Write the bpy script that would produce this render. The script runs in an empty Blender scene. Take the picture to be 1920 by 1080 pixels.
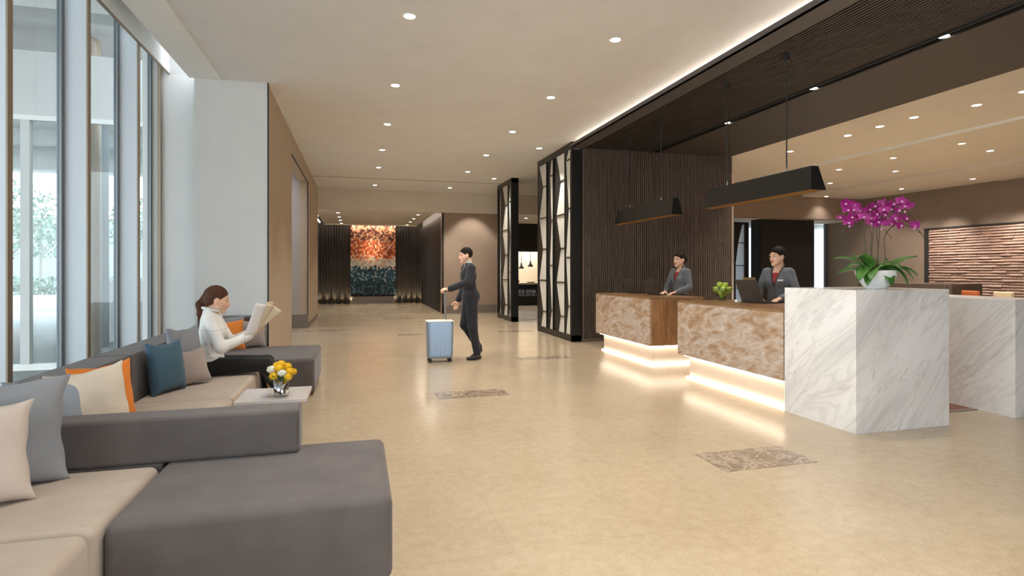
import bpy, bmesh, math, random
import numpy as np
from mathutils import Vector, Matrix
random.seed(7); rng = np.random.default_rng(7)
scene = bpy.context.scene
COL = scene.collection
PI = math.pi
F = 1055.0; TH = math.atan(290/1055); SN, CS = math.sin(TH), math.cos(TH)

# ------------------------------------------------------------------ helpers
def lin(c):
    c /= 255.0
    return c/12.92 if c <= 0.04045 else ((c+0.055)/1.055)**2.4
def rgb(r, g, b): return (lin(r), lin(g), lin(b), 1.0)
def XY(u, X):            # distance along the hall of a point seen at column u on a plane X = const
    d = F*X/(CS*(u-670)); return (d-X*SN)/CS

def mat(name, col, rough=0.6, metal=0.0, spec=0.5, emit=None, estr=0.0, trans=0.0, sheen=0.0, coat=0.0):
    m = bpy.data.materials.new(name); m.use_nodes = True
    b = m.node_tree.nodes['Principled BSDF']
    b.inputs['Base Color'].default_value = col
    b.inputs['Roughness'].default_value = rough
    b.inputs['Metallic'].default_value = metal
    b.inputs['Specular IOR Level'].default_value = spec
    b.inputs['Transmission Weight'].default_value = trans
    b.inputs['Sheen Weight'].default_value = sheen
    b.inputs['Coat Weight'].default_value = coat
    if emit: b.inputs['Emission Color'].default_value = emit; b.inputs['Emission Strength'].default_value = estr
    return m
class NT:
    def __init__(s, m): s.m = m; s.t = m.node_tree; s.b = s.t.nodes['Principled BSDF']
    def n(s, typ, **kw):
        o = s.t.nodes.new(typ)
        for k, v in kw.items():
            if k in o.inputs: o.inputs[k].default_value = v
            else: setattr(o, k, v)
        return o
    def l(s, a, b): s.t.links.new(a, b)
    def coords(s, scale=(1,1,1), rot=(0,0,0), kind='Object'):
        tc = s.n('ShaderNodeTexCoord'); mp = s.n('ShaderNodeMapping')
        mp.inputs['Scale'].default_value = scale; mp.inputs['Rotation'].default_value = rot
        s.l(tc.outputs[kind], mp.inputs['Vector']); return mp.outputs['Vector']
    def ramp(s, fac, stops):
        r = s.n('ShaderNodeValToRGB'); e = r.color_ramp.elements
        while len(e) < len(stops): e.new(0.5)
        for k, (p, c) in enumerate(stops): e[k].position = p; e[k].color = c
        s.l(fac, r.inputs['Fac']); return r.outputs['Color']
    def noise(s, vec, scale, detail=4, rough=0.5, dist=0.0):
        o = s.n('ShaderNodeTexNoise'); o.inputs['Scale'].default_value = scale
        o.inputs['Detail'].default_value = detail; o.inputs['Roughness'].default_value = rough
        o.inputs['Distortion'].default_value = dist
        if vec: s.l(vec, o.inputs['Vector'])
        return o.outputs['Fac']
    def mix(s, fac, a, b, mode='MIX'):
        o = s.n('ShaderNodeMix', data_type='RGBA'); o.blend_type = mode
        for i, v in ((0, fac), (6, a), (7, b)):
            if hasattr(v, 'default_value') or hasattr(v, 'is_linked'): s.l(v, o.inputs[i])
            else: o.inputs[i].default_value = v
        return o.outputs[2]
    def bump(s, h, strength=0.3, dist=0.01):
        o = s.n('ShaderNodeBump'); o.inputs['Strength'].default_value = strength; o.inputs['Distance'].default_value = dist
        s.l(h, o.inputs['Height']); s.l(o.outputs['Normal'], s.b.inputs['Normal'])
    def color(s, c): s.l(c, s.b.inputs['Base Color'])

def fabric(name, c, var=0.12, rough=0.95, bump=0.25):
    m = mat(name, c, rough, spec=0.15, sheen=0.15); t = NT(m)
    v = t.coords((1,1,1))
    n1 = t.noise(v, 6, 3); n2 = t.noise(v, 420, 2)
    dk = tuple(x*(1-var*1.6) for x in c[:3])+(1,); lt = tuple(min(1, x*(1+var*1.6)) for x in c[:3])+(1,)
    a = t.ramp(n1, [(0.3, dk), (0.7, lt)])
    b = t.mix(0.35, a, t.ramp(n2, [(0.35, dk), (0.65, lt)]))
    t.color(b); t.bump(n2, bump, 0.002); return m
def painted(name, c, rough=0.8, var=0.03, spec=0.3):
    m = mat(name, c, rough, spec=spec); t = NT(m); v = t.coords()
    n = t.noise(v, 2.2, 5, 0.6)
    t.color(t.ramp(n, [(0.3, tuple(x*(1-var) for x in c[:3])+(1,)), (0.7, tuple(min(1, x*(1+var)) for x in c[:3])+(1,))]))
    return m

M = {}
M['ceiling'] = painted('ceiling_paint', rgb(226,225,224), 0.9)
M['ceiling_warm'] = painted('ceiling_warm_paint', rgb(224,215,201), 0.9)
M['white'] = painted('white_paint', rgb(236,236,232), 0.6)
M['offwhite'] = painted('pale_wall_panel', rgb(216,215,212), 0.7, 0.025)
M['tan'] = painted('tan_wall_panel', rgb(186,168,146), 0.55, 0.05, 0.4)
M['taupe'] = painted('taupe_wall', rgb(164,144,128), 0.75, 0.04)
M['brown'] = painted('brown_wall', rgb(146,127,112), 0.75, 0.05)
M['greyjamb'] = painted('grey_jamb', rgb(178,170,165), 0.7)
M['base'] = painted('grey_base_board', rgb(128,118,110), 0.6)
M['black'] = mat('black_metal', rgb(42,42,40), 0.35, 0.4)
M['blackmatte'] = mat('matte_black', rgb(40,38,36), 0.6)
M['chrome'] = mat('chrome', rgb(205,205,208), 0.12, 1.0)
M['steel'] = mat('steel', rgb(150,150,150), 0.35, 0.9)
M['brass'] = mat('brass', rgb(176,138,84), 0.3, 0.9)
M['bronze'] = mat('bronze_edge', rgb(150,134,116), 0.5, 0.2)
M['brassmatte'] = mat('brushed_brass', rgb(170,138,90), 0.5, 0.3)
M['fin'] = painted('pale_grey_fin', rgb(205,212,218), 0.45, 0.02)
M['framegrey'] = mat('grey_frame', rgb(120,126,130), 0.45, 0.3)
M['sofa'] = fabric('dark_grey_fabric', rgb(98,91,89), 0.1)
M['seat'] = fabric('beige_fabric', rgb(182,168,154), 0.06)
M['c_bluegrey'] = fabric('blue_grey_fabric', rgb(144,146,150), 0.1)
M['c_pink'] = fabric('sand_fabric', rgb(206,192,180), 0.06)
M['c_blue'] = fabric('petrol_blue_fabric', rgb(74,102,120), 0.1)
M['c_grey'] = fabric('mid_grey_fabric', rgb(140,142,148), 0.1)
M['c_taupe'] = fabric('taupe_fabric', rgb(168,154,148), 0.06)
M['c_orange'] = fabric('orange_fabric', rgb(228,134,58), 0.06)
M['c_denim'] = fabric('pale_blue_fabric', rgb(156,166,178), 0.12)
M['c_cream'] = fabric('cream_fabric', rgb(222,212,196), 0.12)
M['tabletop'] = mat('pale_grey_lacquer', rgb(205,200,198), 0.15, coat=0.3)

def floor_mat():
    m = mat('beige_stone_tile', rgb(200,180,150), 0.16, spec=0.5); t = NT(m); v = t.coords()
    n1 = t.noise(v, 1.3, 6, 0.6, 0.4); n2 = t.noise(v, 14, 8, 0.75); n3 = t.noise(v, 120, 3, 0.7)
    a = t.ramp(n1, [(0.3, rgb(164,146,122)), (0.7, rgb(182,166,142))])
    a = t.mix(0.35, a, t.ramp(n2, [(0.35, rgb(146,127,102)), (0.6, rgb(184,168,144))]))
    a = t.mix(0.18, a, t.ramp(n3, [(0.38, rgb(128,106,80)), (0.55, rgb(200,184,158))]))
    br = t.n('ShaderNodeTexBrick'); br.offset = 0.5
    br.inputs['Scale'].default_value = 1.0; br.inputs['Brick Width'].default_value = 1.6
    br.inputs['Row Height'].default_value = 0.77; br.inputs['Mortar Size'].default_value = 0.0018
    br.inputs['Mortar Smooth'].default_value = 0.3
    br.inputs['Color1'].default_value = (1,1,1,1); br.inputs['Color2'].default_value = (0.97,0.965,0.96,1)
    br.inputs['Mortar'].default_value = (0.8,0.76,0.72,1)
    mp = t.n('ShaderNodeMapping'); mp.inputs['Location'].default_value = (0.05, 0.39, 0)
    t.l(v, mp.inputs['Vector']); t.l(mp.outputs['Vector'], br.inputs['Vector'])
    t.color(t.mix(0.75, a, br.outputs['Color'], 'MULTIPLY'))
    r = t.n('ShaderNodeMapRange'); r.inputs['To Min'].default_value = 0.13; r.inputs['To Max'].default_value = 0.26
    t.l(n2, r.inputs['Value']); t.l(r.outputs['Result'], t.b.inputs['Roughness'])
    return m
M['floor'] = floor_mat()
def inlay_mat():
    m = mat('brown_marble_inlay', rgb(150,130,110), 0.2); t = NT(m); v = t.coords()
    n = t.noise(v, 5, 10, 0.7, 1.5)
    t.color(t.ramp(n, [(0.30, rgb(112,96,82)), (0.47, rgb(138,121,104)), (0.50, rgb(186,172,154)), (0.53, rgb(134,117,100)), (0.75, rgb(116,100,86))]))
    return m
M['inlay'] = inlay_mat()
def marble_mat():
    m = mat('white_veined_marble', rgb(225,222,218), 0.25, coat=0.2); t = NT(m)
    v = t.coords()
    def stretched(rot, sc):
        m1 = t.n('ShaderNodeMapping'); m1.inputs['Rotation'].default_value = rot
        t.l(v, m1.inputs['Vector'])
        m2 = t.n('ShaderNodeMapping'); m2.inputs['Scale'].default_value = sc
        t.l(m1.outputs['Vector'], m2.inputs['Vector']); return m2.outputs['Vector']
    v1 = stretched((0.75, 0.75, 0), (0.3, 0.3, 2.2))
    n1 = t.noise(v1, 1.3, 6, 0.55, 0.7)
    n2 = t.noise(v1, 2.6, 6, 0.6, 1.0)
    a = t.ramp(n1, [(0.25, rgb(205,202,200)), (0.5, rgb(233,230,227)), (0.75, rgb(240,238,236))])
    vein = t.ramp(n2, [(0.0, (1,1,1,1)), (0.45, (1,1,1,1)), (0.5, (0.58,0.56,0.55,1)), (0.535, (1,1,1,1)), (1.0, (0.95,0.95,0.95,1))])
    g = t.ramp(n1, [(0.0, (0.45,0.44,0.43,1)), (0.33, (0.9,0.9,0.9,1)), (0.49, (1,1,1,1)), (0.505, (0.55,0.54,0.53,1)), (0.52, (1,1,1,1))])
    a = t.mix(0.28, a, vein, 'MULTIPLY'); t.color(t.mix(0.36, a, g, 'MULTIPLY')); return m
M['marble'] = marble_mat()
def onyx_mat():
    m = mat('brown_shell_panel', rgb(170,140,112), 0.28, coat=0.3); t = NT(m)
    v = t.coords((1,1,1), (0.22,0.1,0))
    m2 = t.n('ShaderNodeMapping'); m2.inputs['Scale'].default_value = (1,0.8,2.3); t.l(v, m2.inputs['Vector'])
    n1 = t.noise(m2.outputs['Vector'], 2.4, 5, 0.6, 0.7); n2 = t.noise(m2.outputs['Vector'], 6, 6, 0.62, 0.9)
    a = t.ramp(n1, [(0.28, rgb(128,90,58)), (0.42, rgb(164,124,84)), (0.53, rgb(198,184,172)), (0.64, rgb(168,128,88)), (0.78, rgb(206,192,180))])
    t.color(t.mix(0.45, a, t.ramp(n2, [(0.32, rgb(140,104,70)), (0.48, rgb(182,158,134)), (0.62, rgb(214,206,200))]))); return m
M['onyx'] = onyx_mat()
def wood_mat(name, c1, c2, axis=(12,12,0.8), rough=0.35, scale=3):
    m = mat(name, c1, rough); t = NT(m); v = t.coords(axis)
    n = t.noise(v, scale, 8, 0.65, 0.6)
    t.color(t.ramp(n, [(0.3, c1), (0.5, tuple((a+b)/2 for a, b in zip(c1, c2))), (0.68, c2)])); return m
M['woodside'] = wood_mat('amber_wood_veneer', rgb(112,78,50), rgb(186,140,96), (6,6,0.7))
M['woodtop'] = wood_mat('walnut_counter_top', rgb(116,84,56), rgb(158,122,84), (7,0.8,7))
M['slat'] = wood_mat('dark_wood_slat', rgb(100,86,75), rgb(114,98,87), (3,3,0.6), 0.5)
M['slatback'] = mat('slat_backing', rgb(34,29,26), 0.8)
M['ceilwood'] = wood_mat('dark_ceiling_wood', rgb(58,51,48), rgb(68,60,56), (3,0.6,3), 0.55)
M['fascia'] = mat('grey_brown_fascia', rgb(84,80,79), 0.5)
def emis(name, c, s):
    m = bpy.data.materials.new(name); m.use_nodes = True; t = m.node_tree; t.nodes.clear()
    e = t.nodes.new('ShaderNodeEmission'); o = t.nodes.new('ShaderNodeOutputMaterial')
    e.inputs[0].default_value = c; e.inputs[1].default_value = s; t.links.new(e.outputs[0], o.inputs[0]); return m
M['lamp'] = emis('lamp_glow', (1,0.93,0.84,1), 14)
M['led'] = emis('warm_led_strip', (1,0.87,0.70,1), 9)
M['ledcove'] = emis('cove_led_strip', (1,0.86,0.72,1), 27)
M['ledsoft'] = emis('pendant_led', (1,0.72,0.42,1), 4.5)
M['ledup'] = emis('uplight_lens', (1,0.8,0.5,1), 30)
def glass_mat(name, tint=(0.93,0.96,0.96,1), fres=1.0):
    m = bpy.data.materials.new(name); m.use_nodes = True; t = m.node_tree; t.nodes.clear()
    o = t.nodes.new('ShaderNodeOutputMaterial'); mx = t.nodes.new('ShaderNodeMixShader')
    tr = t.nodes.new('ShaderNodeBsdfTransparent'); tr.inputs[0].default_value = tint
    gl = t.nodes.new('ShaderNodeBsdfGlossy'); gl.inputs['Roughness'].default_value = 0.02
    lw = t.nodes.new('ShaderNodeLayerWeight'); lw.inputs[0].default_value = 0.5
    pw = t.nodes.new('ShaderNodeMath'); pw.operation = 'POWER'; pw.inputs[1].default_value = 4.0
    ml = t.nodes.new('ShaderNodeMath'); ml.operation = 'MULTIPLY_ADD'; ml.inputs[1].default_value = 0.22*fres; ml.inputs[2].default_value = 0.03
    t.links.new(lw.outputs['Facing'], pw.inputs[0]); t.links.new(pw.outputs[0], ml.inputs[0])
    t.links.new(ml.outputs[0], mx.inputs[0]); t.links.new(tr.outputs[0], mx.inputs[1]); t.links.new(gl.outputs[0], mx.inputs[2])
    t.links.new(mx.outputs[0], o.inputs[0]); return m
M['glass'] = glass_mat('window_glass')
M['tintglass'] = glass_mat('dimming_tinted_glass', (0.42,0.46,0.49,1))  # tint added to dim the overbright sky behind the dining windows
M['bowlglass'] = glass_mat('smoked_bowl_glass', (0.86,0.88,0.87,1))
def translucent(name, c):
    m = bpy.data.materials.new(name); m.use_nodes = True; t = m.node_tree; t.nodes.clear()
    o = t.nodes.new('ShaderNodeOutputMaterial'); mx = t.nodes.new('ShaderNodeMixShader'); mx.inputs[0].default_value = 0.75
    a = t.nodes.new('ShaderNodeBsdfDiffuse'); b = t.nodes.new('ShaderNodeBsdfTranslucent'); a.inputs[0].default_value = c; b.inputs[0].default_value = c
    t.links.new(a.outputs[0], mx.inputs[1]); t.links.new(b.outputs[0], mx.inputs[2]); t.links.new(mx.outputs[0], o.inputs[0]); return m
M['frostlit'] = translucent('translucent_glass_panel', (.85,.88,.9,1))
M['frost'] = mat('frosted_panel', rgb(226,224,216), 0.4)

def tag(o, label=None, cat=None, group=None, kind=None):
    if label: o['label'] = label
    if cat: o['category'] = cat
    if group: o['group'] = group
    if kind: o['kind'] = kind
    return o
def empty(name, loc=(0,0,0), label=None, cat=None, group=None, rz=0):
    o = bpy.data.objects.new(name, None); COL.objects.link(o); o.location = loc; o.rotation_euler = (0,0,rz)
    o.empty_display_size = 0.1
    return tag(o, label, cat, group)
def worldloc(p):
    v = Vector((0,0,0))
    while p is not None: v += p.location; p = p.parent
    return v
class MB:
    """collects geometry in world coordinates; build() links ONE mesh object"""
    def __init__(s): s.v = []; s.f = []; s.c = []; s.mi = []
    def add(s, vs, fs, col=None, mi=0):
        n = len(s.v); s.v += [tuple(map(float, p)) for p in vs]
        for fc in fs: s.f.append([i+n for i in fc]); s.c.append(col); s.mi.append(mi)
        return s
    def box(s, x0, x1, y0, y1, z0, z1, col=None, mi=0):
        vs = [(x0,y0,z0),(x1,y0,z0),(x1,y1,z0),(x0,y1,z0),(x0,y0,z1),(x1,y0,z1),(x1,y1,z1),(x0,y1,z1)]
        return s.add(vs, [(0,3,2,1),(4,5,6,7),(0,1,5,4),(1,2,6,5),(2,3,7,6),(3,0,4,7)], col, mi)
    def prism(s, poly, z0, z1, plane='xy', col=None, mi=0):
        n = len(poly)
        def P(a, b, h): return {'xy': (a,b,h), 'yz': (h,a,b), 'xz': (a,h,b)}[plane]
        vs = [P(a,b,z0) for a,b in poly]+[P(a,b,z1) for a,b in poly]
        fs = [tuple(range(n))[::-1], tuple(range(n,2*n))]+[(i,(i+1)%n,(i+1)%n+n,i+n) for i in range(n)]
        return s.add(vs, fs, col, mi)
    def tube(s, pts, rad, n=8, cap=True, mi=0, col=None):
        pts = [Vector(p) for p in pts]; rs = rad if isinstance(rad, (list,tuple)) else [rad]*len(pts)
        vs = []; prev = None
        for i, p in enumerate(pts):
            t = (pts[min(i+1,len(pts)-1)]-pts[max(i-1,0)]).normalized()
            if prev is None: a = t.orthogonal().normalized()
            else:
                a = prev-t*prev.dot(t)
                a = a.normalized() if a.length > 1e-6 else t.orthogonal().normalized()
            prev = a; b = t.cross(a)
            for k in range(n):
                w = 2*PI*k/n; vs.append(p+(a*math.cos(w)+b*math.sin(w))*rs[i])
        fs = [(i*n+k, i*n+(k+1)%n, (i+1)*n+(k+1)%n, (i+1)*n+k) for i in range(len(pts)-1) for k in range(n)]
        if cap: fs += [tuple(range(n))[::-1], tuple(range((len(pts)-1)*n, len(pts)*n))]
        return s.add(vs, fs, col, mi)
    def lathe(s, prof, c, n=32, mi=0, cap=False):
        vs = []
        for r, z in prof:
            for k in range(n): w = 2*PI*k/n; vs.append((c[0]+r*math.cos(w), c[1]+r*math.sin(w), c[2]+z))
        m = len(prof)
        fs = [(i*n+k, i*n+(k+1)%n, (i+1)*n+(k+1)%n, (i+1)*n+k) for i in range(m-1) for k in range(n)]
        if cap: fs += [tuple(range(n))[::-1], tuple(range((m-1)*n, m*n))]
        return s.add(vs, fs, None, mi)
    def ball(s, c, r, n=12, m=8, mi=0, col=None, sc=(1,1,1)):
        vs = [(c[0],c[1],c[2]-r*sc[2])]
        for i in range(1, m):
            a = -PI/2+PI*i/m
            for k in range(n): w = 2*PI*k/n; vs.append((c[0]+r*sc[0]*math.cos(a)*math.cos(w), c[1]+r*sc[1]*math.cos(a)*math.sin(w), c[2]+r*sc[2]*math.sin(a)))
        vs.append((c[0],c[1],c[2]+r*sc[2]))
        fs = [(0, 1+(k+1)%n, 1+k) for k in range(n)]
        for i in range(m-2):
            for k in range(n): fs.append((1+i*n+k, 1+i*n+(k+1)%n, 1+(i+1)*n+(k+1)%n, 1+(i+1)*n+k))
        L = len(vs)-1; b = 1+(m-2)*n
        fs += [(b+k, b+(k+1)%n, L) for k in range(n)]
        return s.add(vs, fs, col, mi)
    def xf(s, mtx, start=0):
        for i in range(start, len(s.v)): s.v[i] = tuple(mtx @ Vector(s.v[i]))
        return s
    def build(s, name, m, parent=None, smooth=False, bevel=0, seg=2, solid=0, subsurf=0):
        me = bpy.data.meshes.new(name); off = worldloc(parent)
        me.from_pydata([(x-off[0], y-off[1], z-off[2]) for x,y,z in s.v], [], s.f)
        ms = m if isinstance(m, (list,tuple)) else [m]
        for q in ms: me.materials.append(q)
        if len(ms) > 1: me.polygons.foreach_set('material_index', s.mi)
        if any(c is not None for c in s.c):
            at = me.color_attributes.new('Col', 'FLOAT_COLOR', 'CORNER'); i = 0
            for p, c in zip(me.polygons, s.c):
                for li in p.loop_indices: at.data[li].color = c or (1,1,1,1)
        if smooth: me.polygons.foreach_set('use_smooth', [True]*len(me.polygons))
        me.update()
        o = bpy.data.objects.new(name, me); COL.objects.link(o); o.parent = parent
        if solid: md = o.modifiers.new('Solid', 'SOLIDIFY'); md.thickness = solid; md.offset = 0
        if bevel:
            md = o.modifiers.new('Bevel', 'BEVEL'); md.width = bevel; md.segments = seg; md.limit_method = 'ANGLE'
            if smooth is False and seg > 2:
                me.polygons.foreach_set('use_smooth', [True]*len(me.polygons))
                wn = o.modifiers.new('WN', 'WEIGHTED_NORMAL'); wn.keep_sharp = True
        if subsurf: md = o.modifiers.new('Sub', 'SUBSURF'); md.levels = subsurf; md.render_levels = subsurf
        return o
def struct(name, mb, m, parent=None, **kw):
    o = mb.build(name, m, parent, **kw)
    if parent is None: o['kind'] = 'structure'
    return o
def copy_tree(o, parent=None):
    c = o.copy(); COL.objects.link(c); c.parent = parent
    for ch in list(o.children): copy_tree(ch, c)
    return c
ORD = ['nearest', 'second', 'third', 'fourth', 'fifth', 'sixth', 'seventh', 'eighth', 'ninth', 'tenth']

# ------------------------------------------------------------------ camera and world
cam = bpy.data.cameras.new('camera'); co = bpy.data.objects.new('camera', cam); COL.objects.link(co)
co.location = (0,0,1.4); co.rotation_euler = (PI/2, 0, -TH)
cam.sensor_width = 36; cam.lens = 36*F/1920; cam.shift_y = -33/1920; cam.clip_start = 0.05; cam.clip_end = 300
scene.camera = co
w = bpy.data.worlds.new('sky'); scene.world = w; w.use_nodes = True
wt = w.node_tree; bg = wt.nodes['Background']
tc = wt.nodes.new('ShaderNodeTexCoord'); sp = wt.nodes.new('ShaderNodeSeparateXYZ'); rp = wt.nodes.new('ShaderNodeValToRGB')
wt.links.new(tc.outputs['Generated'], sp.inputs[0]); wt.links.new(sp.outputs['Z'], rp.inputs['Fac']); wt.links.new(rp.outputs['Color'], bg.inputs['Color'])
rp.color_ramp.elements[0].color = (0.90,0.95,1.0,1); rp.color_ramp.elements[1].color = (0.74,0.86,1.0,1)
bg.inputs['Strength'].default_value = 7.0
vs = scene.view_settings
vs.view_transform = 'Standard'; vs.look = 'None'; vs.gamma = 1; vs.use_curve_mapping = False; vs.exposure = 0.17

# ------------------------------------------------------------------ the setting
CZ = 3.92
struct('floor', MB().box(-2.72, 17, -3, 25.5, -0.1, 0), M['floor'])
# main ceiling
struct('ceiling', MB().box(-1.72, 3.98, -2.6, 18.05, CZ, CZ+0.15).box(3.98, 4.3, -2.5, 10.3, CZ, CZ+0.2).box(3.98, 9, 10.3, 18.05, CZ, CZ+0.15)
       .box(-2.9, -2.09, -2.6, 8.7, 4.75, 4.85), M['ceiling'])
struct('trim_1', MB().box(-2.09, -1.72, -2.6, 8.17, CZ-0.012, CZ+0.15).box(-2.11, -2.09, -2.6, 8.17, CZ-0.012, 4.75), M['white'])
struct('trim_2', MB().box(-1.2, 4.05, 15.86, 15.9, CZ-0.004, CZ+0.01), M['base'])
# walls on the left
struct('wall_left_return', MB().box(-2.05, -1.166, 8.17, 8.4, 0, CZ).box(-2.75, -2.05, 8.5, 8.6, 0, 4.8).box(-2.07, -2.03, 8.4, 8.6, 0, 4.8).box(-2.05,-1.2,8.4,8.6,3.9,4.8), M['offwhite'])
struct('trim_3', MB().box(-1.166, -1.150, 8.16, 8.185, 0, CZ), M['blackmatte'])
struct('wall_left', MB().box(-1.35, -1.163, 8.186, 11.05, 0, CZ).box(-1.35, -1.163, 14.5, 18.1, 0, CZ).box(-1.35, -1.163, 11.05, 14.5, 3.54, CZ), M['tan'])
struct('wall_left_recess', MB().box(-2.6, -1.35, 14.5, 14.7, 0, CZ).box(-2.7, -2.6, 10.9, 14.7, 0, CZ).box(-2.6,-1.35,10.9,11.05,0,CZ), M['greyjamb'])
struct('baseboard_left', MB().box(-2.6, -1.15, 14.47, 14.5, 0, 0.33).box(-1.163, -1.15, 14.5, 18.1, 0, 0.12), M['base'])
struct('trim_4', MB().box(-1.17, -1.15, 14.47, 14.5, 0.33, 3.54).box(-1.17, -1.15, 11.04, 14.5, 3.52, 3.54), M['blackmatte'])
# far soffit and brown wall
struct('wall_far_soffit', MB().box(-1.6, 9, 18.05, 18.35, 3.27, CZ+0.1), M['ceiling_warm'])
struct('ceiling_alcove', MB().box(-1.28, 2.42, 18.35, 24.15, 3.27, 3.34).box(-1.9, 3.0, 18.35, 24.7, 3.62, 3.7)
       .box(2.95, 9, 18.35, 24.7, 3.27, 3.34), M['ceiling_warm'])
struct('wall_far', MB().box(2.65, 4.9, 18.2, 18.5, 0, 3.27), M['taupe'])
struct('baseboard_far', MB().box(2.66, 4.9, 18.17, 18.2, 0, 0.27), M['base'])
struct('trim_5', MB().box(2.64, 2.70, 18.17, 18.21, 0, 3.27), M['blackmatte'])
struct('wall_behind_restaurant', MB().box(5.0, 9, 24.2, 24.5, 0, 3.3).box(8.9,9,12,24.5,0,3.92), M['ceiling_warm'])
# alcove walls, slatted
mb = MB(); mb2 = MB()
mb2.box(-1.9, 2.95, 24.55, 24.7, 0, 3.62).box(-1.9, -1.6, 18.35, 24.7, 0, 3.62).box(2.7, 2.95, 18.5, 24.7, 0, 3.62)
def hslats(x0, x1, y, ztop, pitch=0.11, r=0.045):
    n = int((x1-x0)/pitch)
    for i in range(n):
        x = x0+(i+0.5)*(x1-x0)/n
        mb.prism([(x-r,y),(x-r*0.7,y-r*0.7),(x,y-r),(x+r*0.7,y-r*0.7),(x+r,y)], 0.0, ztop)
hslats(-1.6, -0.27, 24.55, 3.2); hslats(1.57, 2.7, 24.55, 3.2)
for i in range(52):
    y = 18.55+i*0.115
    mb.prism([(2.7,y-0.045),(2.7,y+0.045),(2.655,y+0.02),(2.655,y-0.02)], 0, 3.2)
    mb.prism([(-1.6,y-0.045),(-1.555,y-0.02),(-1.555,y+0.02),(-1.6,y+0.045)], 0, 3.2)
M['alcove'] = mat('alcove_dark_rib', rgb(62,57,53), 0.4, 0.3)
struct('wall_alcove', mb2, M['slatback']); struct('wall_alcove_ribs', mb, M['alcove'])
struct('trim_6', MB().box(-0.3, 1.6, 24.28, 24.33, 3.34, 3.40).box(-1.5, -1.47, 18.5, 24.4, 3.36, 3.40).box(2.5, 2.53, 18.5, 24.4, 3.36, 3.40), M['ledcove'])
# fascia, cove and the dark slatted ceiling
struct('trim_7', MB().box(4.0, 4.015, -2.6, 10.25, 3.78, 3.86).box(4.0, 4.26, -2.6, 10.25, 3.78, 3.80), M['fascia'])
struct('trim_8', MB().box(4.19, 4.21, -2.4, 10.2, 3.835, 3.855), M['ledcove'])
mb = MB().box(4.2, 7.6, -2.6, 10.3, 3.86, 3.95).box(5.86, 7.6, -2.6, 10.3, 3.80, 3.86)
x = 4.24
while x < 5.70: mb.box(x, x+0.026, -2.6, 10.3, 3.80, 3.86); x += 0.048
struct('ceiling_slatted', mb, M['ceilwood'])
struct('trim_9', MB().box(5.72, 5.74, -2.6, 10.3, 3.78, 3.86).box(5.84, 5.86, -2.6, 10.3, 3.78, 3.86), M['blackmatte'])
# slatted reception wall
mb = MB(); x = 4.27
while x < 7.66: mb.box(x, x+0.021, 10.25, 10.31, 0.06, 3.80); x += 0.043
struct('wall_reception_slats', mb, M['slat'])
struct('wall_reception', MB().box(4.25, 7.68, 10.31, 10.55, 0, 3.92), M['slatback'])
struct('baseboard_reception', MB().box(4.25, 7.68, 10.25, 10.31, 0, 0.06), M['slat'])
# dining area
struct('ceiling_dining', MB().box(7.6, 10.0, -2.6, 15.25, 3.80, 3.95).box(10.0, 10.05, -2.6, 11.0, 3.80, 4.0).box(10.0, 14.0, -2.6, 15.25, 3.88, 4.0)
       .box(14.0, 17, -2.6, 11, 3.78, 3.95).box(14.0, 17, 11, 15.25, 3.8, 3.95), M['ceiling_warm'])
struct('trim_10', MB().box(9.96, 10.02, 4, 15.2, 3.76, 3.80).box(10.4,16.5,12.98,13.0,3.79,3.80), M['white'])
struct('wall_dining_soffit', MB().box(9, 16.6, 15.2, 15.5, 3.09, 3.95), M['brown'])
struct('ceiling_dining_low', MB().box(9, 19, 15.5, 19, 3.09, 3.2), M['ceiling_warm'])
struct('wall_right', MB().box(16.5, 16.8, -2.6, 16.7, 0, 3.95), M['brown'])
struct('wall_dining_column', MB().box(12.75, 14.85, 15.6, 16.1, 0, 3.09), M['slatback'])
struct('trim_11', MB().box(16.46, 16.5, 12.9, 13.05, 0, 2.66).box(16.44,16.5,5,13.05,2.62,2.66), M['blackmatte'])
mb = MB().box(13.0, 13.08, 17.0, 17.2, 0, 3.09).box(15.95, 16.2, 17, 17.2, 0, 3.09).box(11.5,19,17,17.15,0,0.1).box(18.5,19,17,17.2,0,3.09).box(16.4,16.5,16.7,16.78,0,3.09).box(11.3,11.4,17,17.2,0,3.09).box(12.3,12.38,17,17.2,0,3.09)
wf = struct('window_1', mb, M['framegrey'])
MB().box(11.4, 18.5, 17.09, 17.1, 0.1, 3.09).build('pane', M['tintglass'], wf)
struct('wall_dining_far', MB().box(9, 11.3, 17, 17.3, 0, 3.09), M['brown'])
# relief wall of the dining area
mb = MB(); z = 0.35
for r in range(30):
    z0 = 0.35+r*0.0757; y = 4.0+(r%2)*0.14+rng.uniform(0,.05)
    while y < 12.88:
        L = rng.uniform(0.26,0.34); dp = rng.uniform(0.045,0.07); k = rng.uniform(0.85,1.08)
        y1 = min(y+L, 12.9)
        mb.add([(16.5,y,z0),(16.5,y1,z0),(16.5,y1,z0+0.072),(16.5,y,z0+0.072),(16.5-dp,y,z0+0.005),(16.5-dp,y1,z0+0.005),(16.47,y1,z0+0.07),(16.47,y,z0+0.07)],
               [(4,7,6,5),(0,4,5,1),(7,3,2,6),(0,3,7,4),(1,5,6,2)], (k,k,k,1))
        y = y1+0.004
m = mat('copper_brown_relief', rgb(176,134,112), 0.55); t = NT(m)
at = t.n('ShaderNodeVertexColor'); at.layer_name = 'Col'
t.color(t.mix(1.0, rgb(160,128,112), at.outputs['Color'], 'MULTIPLY'))
M['relief'] = m
struct('wall_relief', mb, m)
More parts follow.
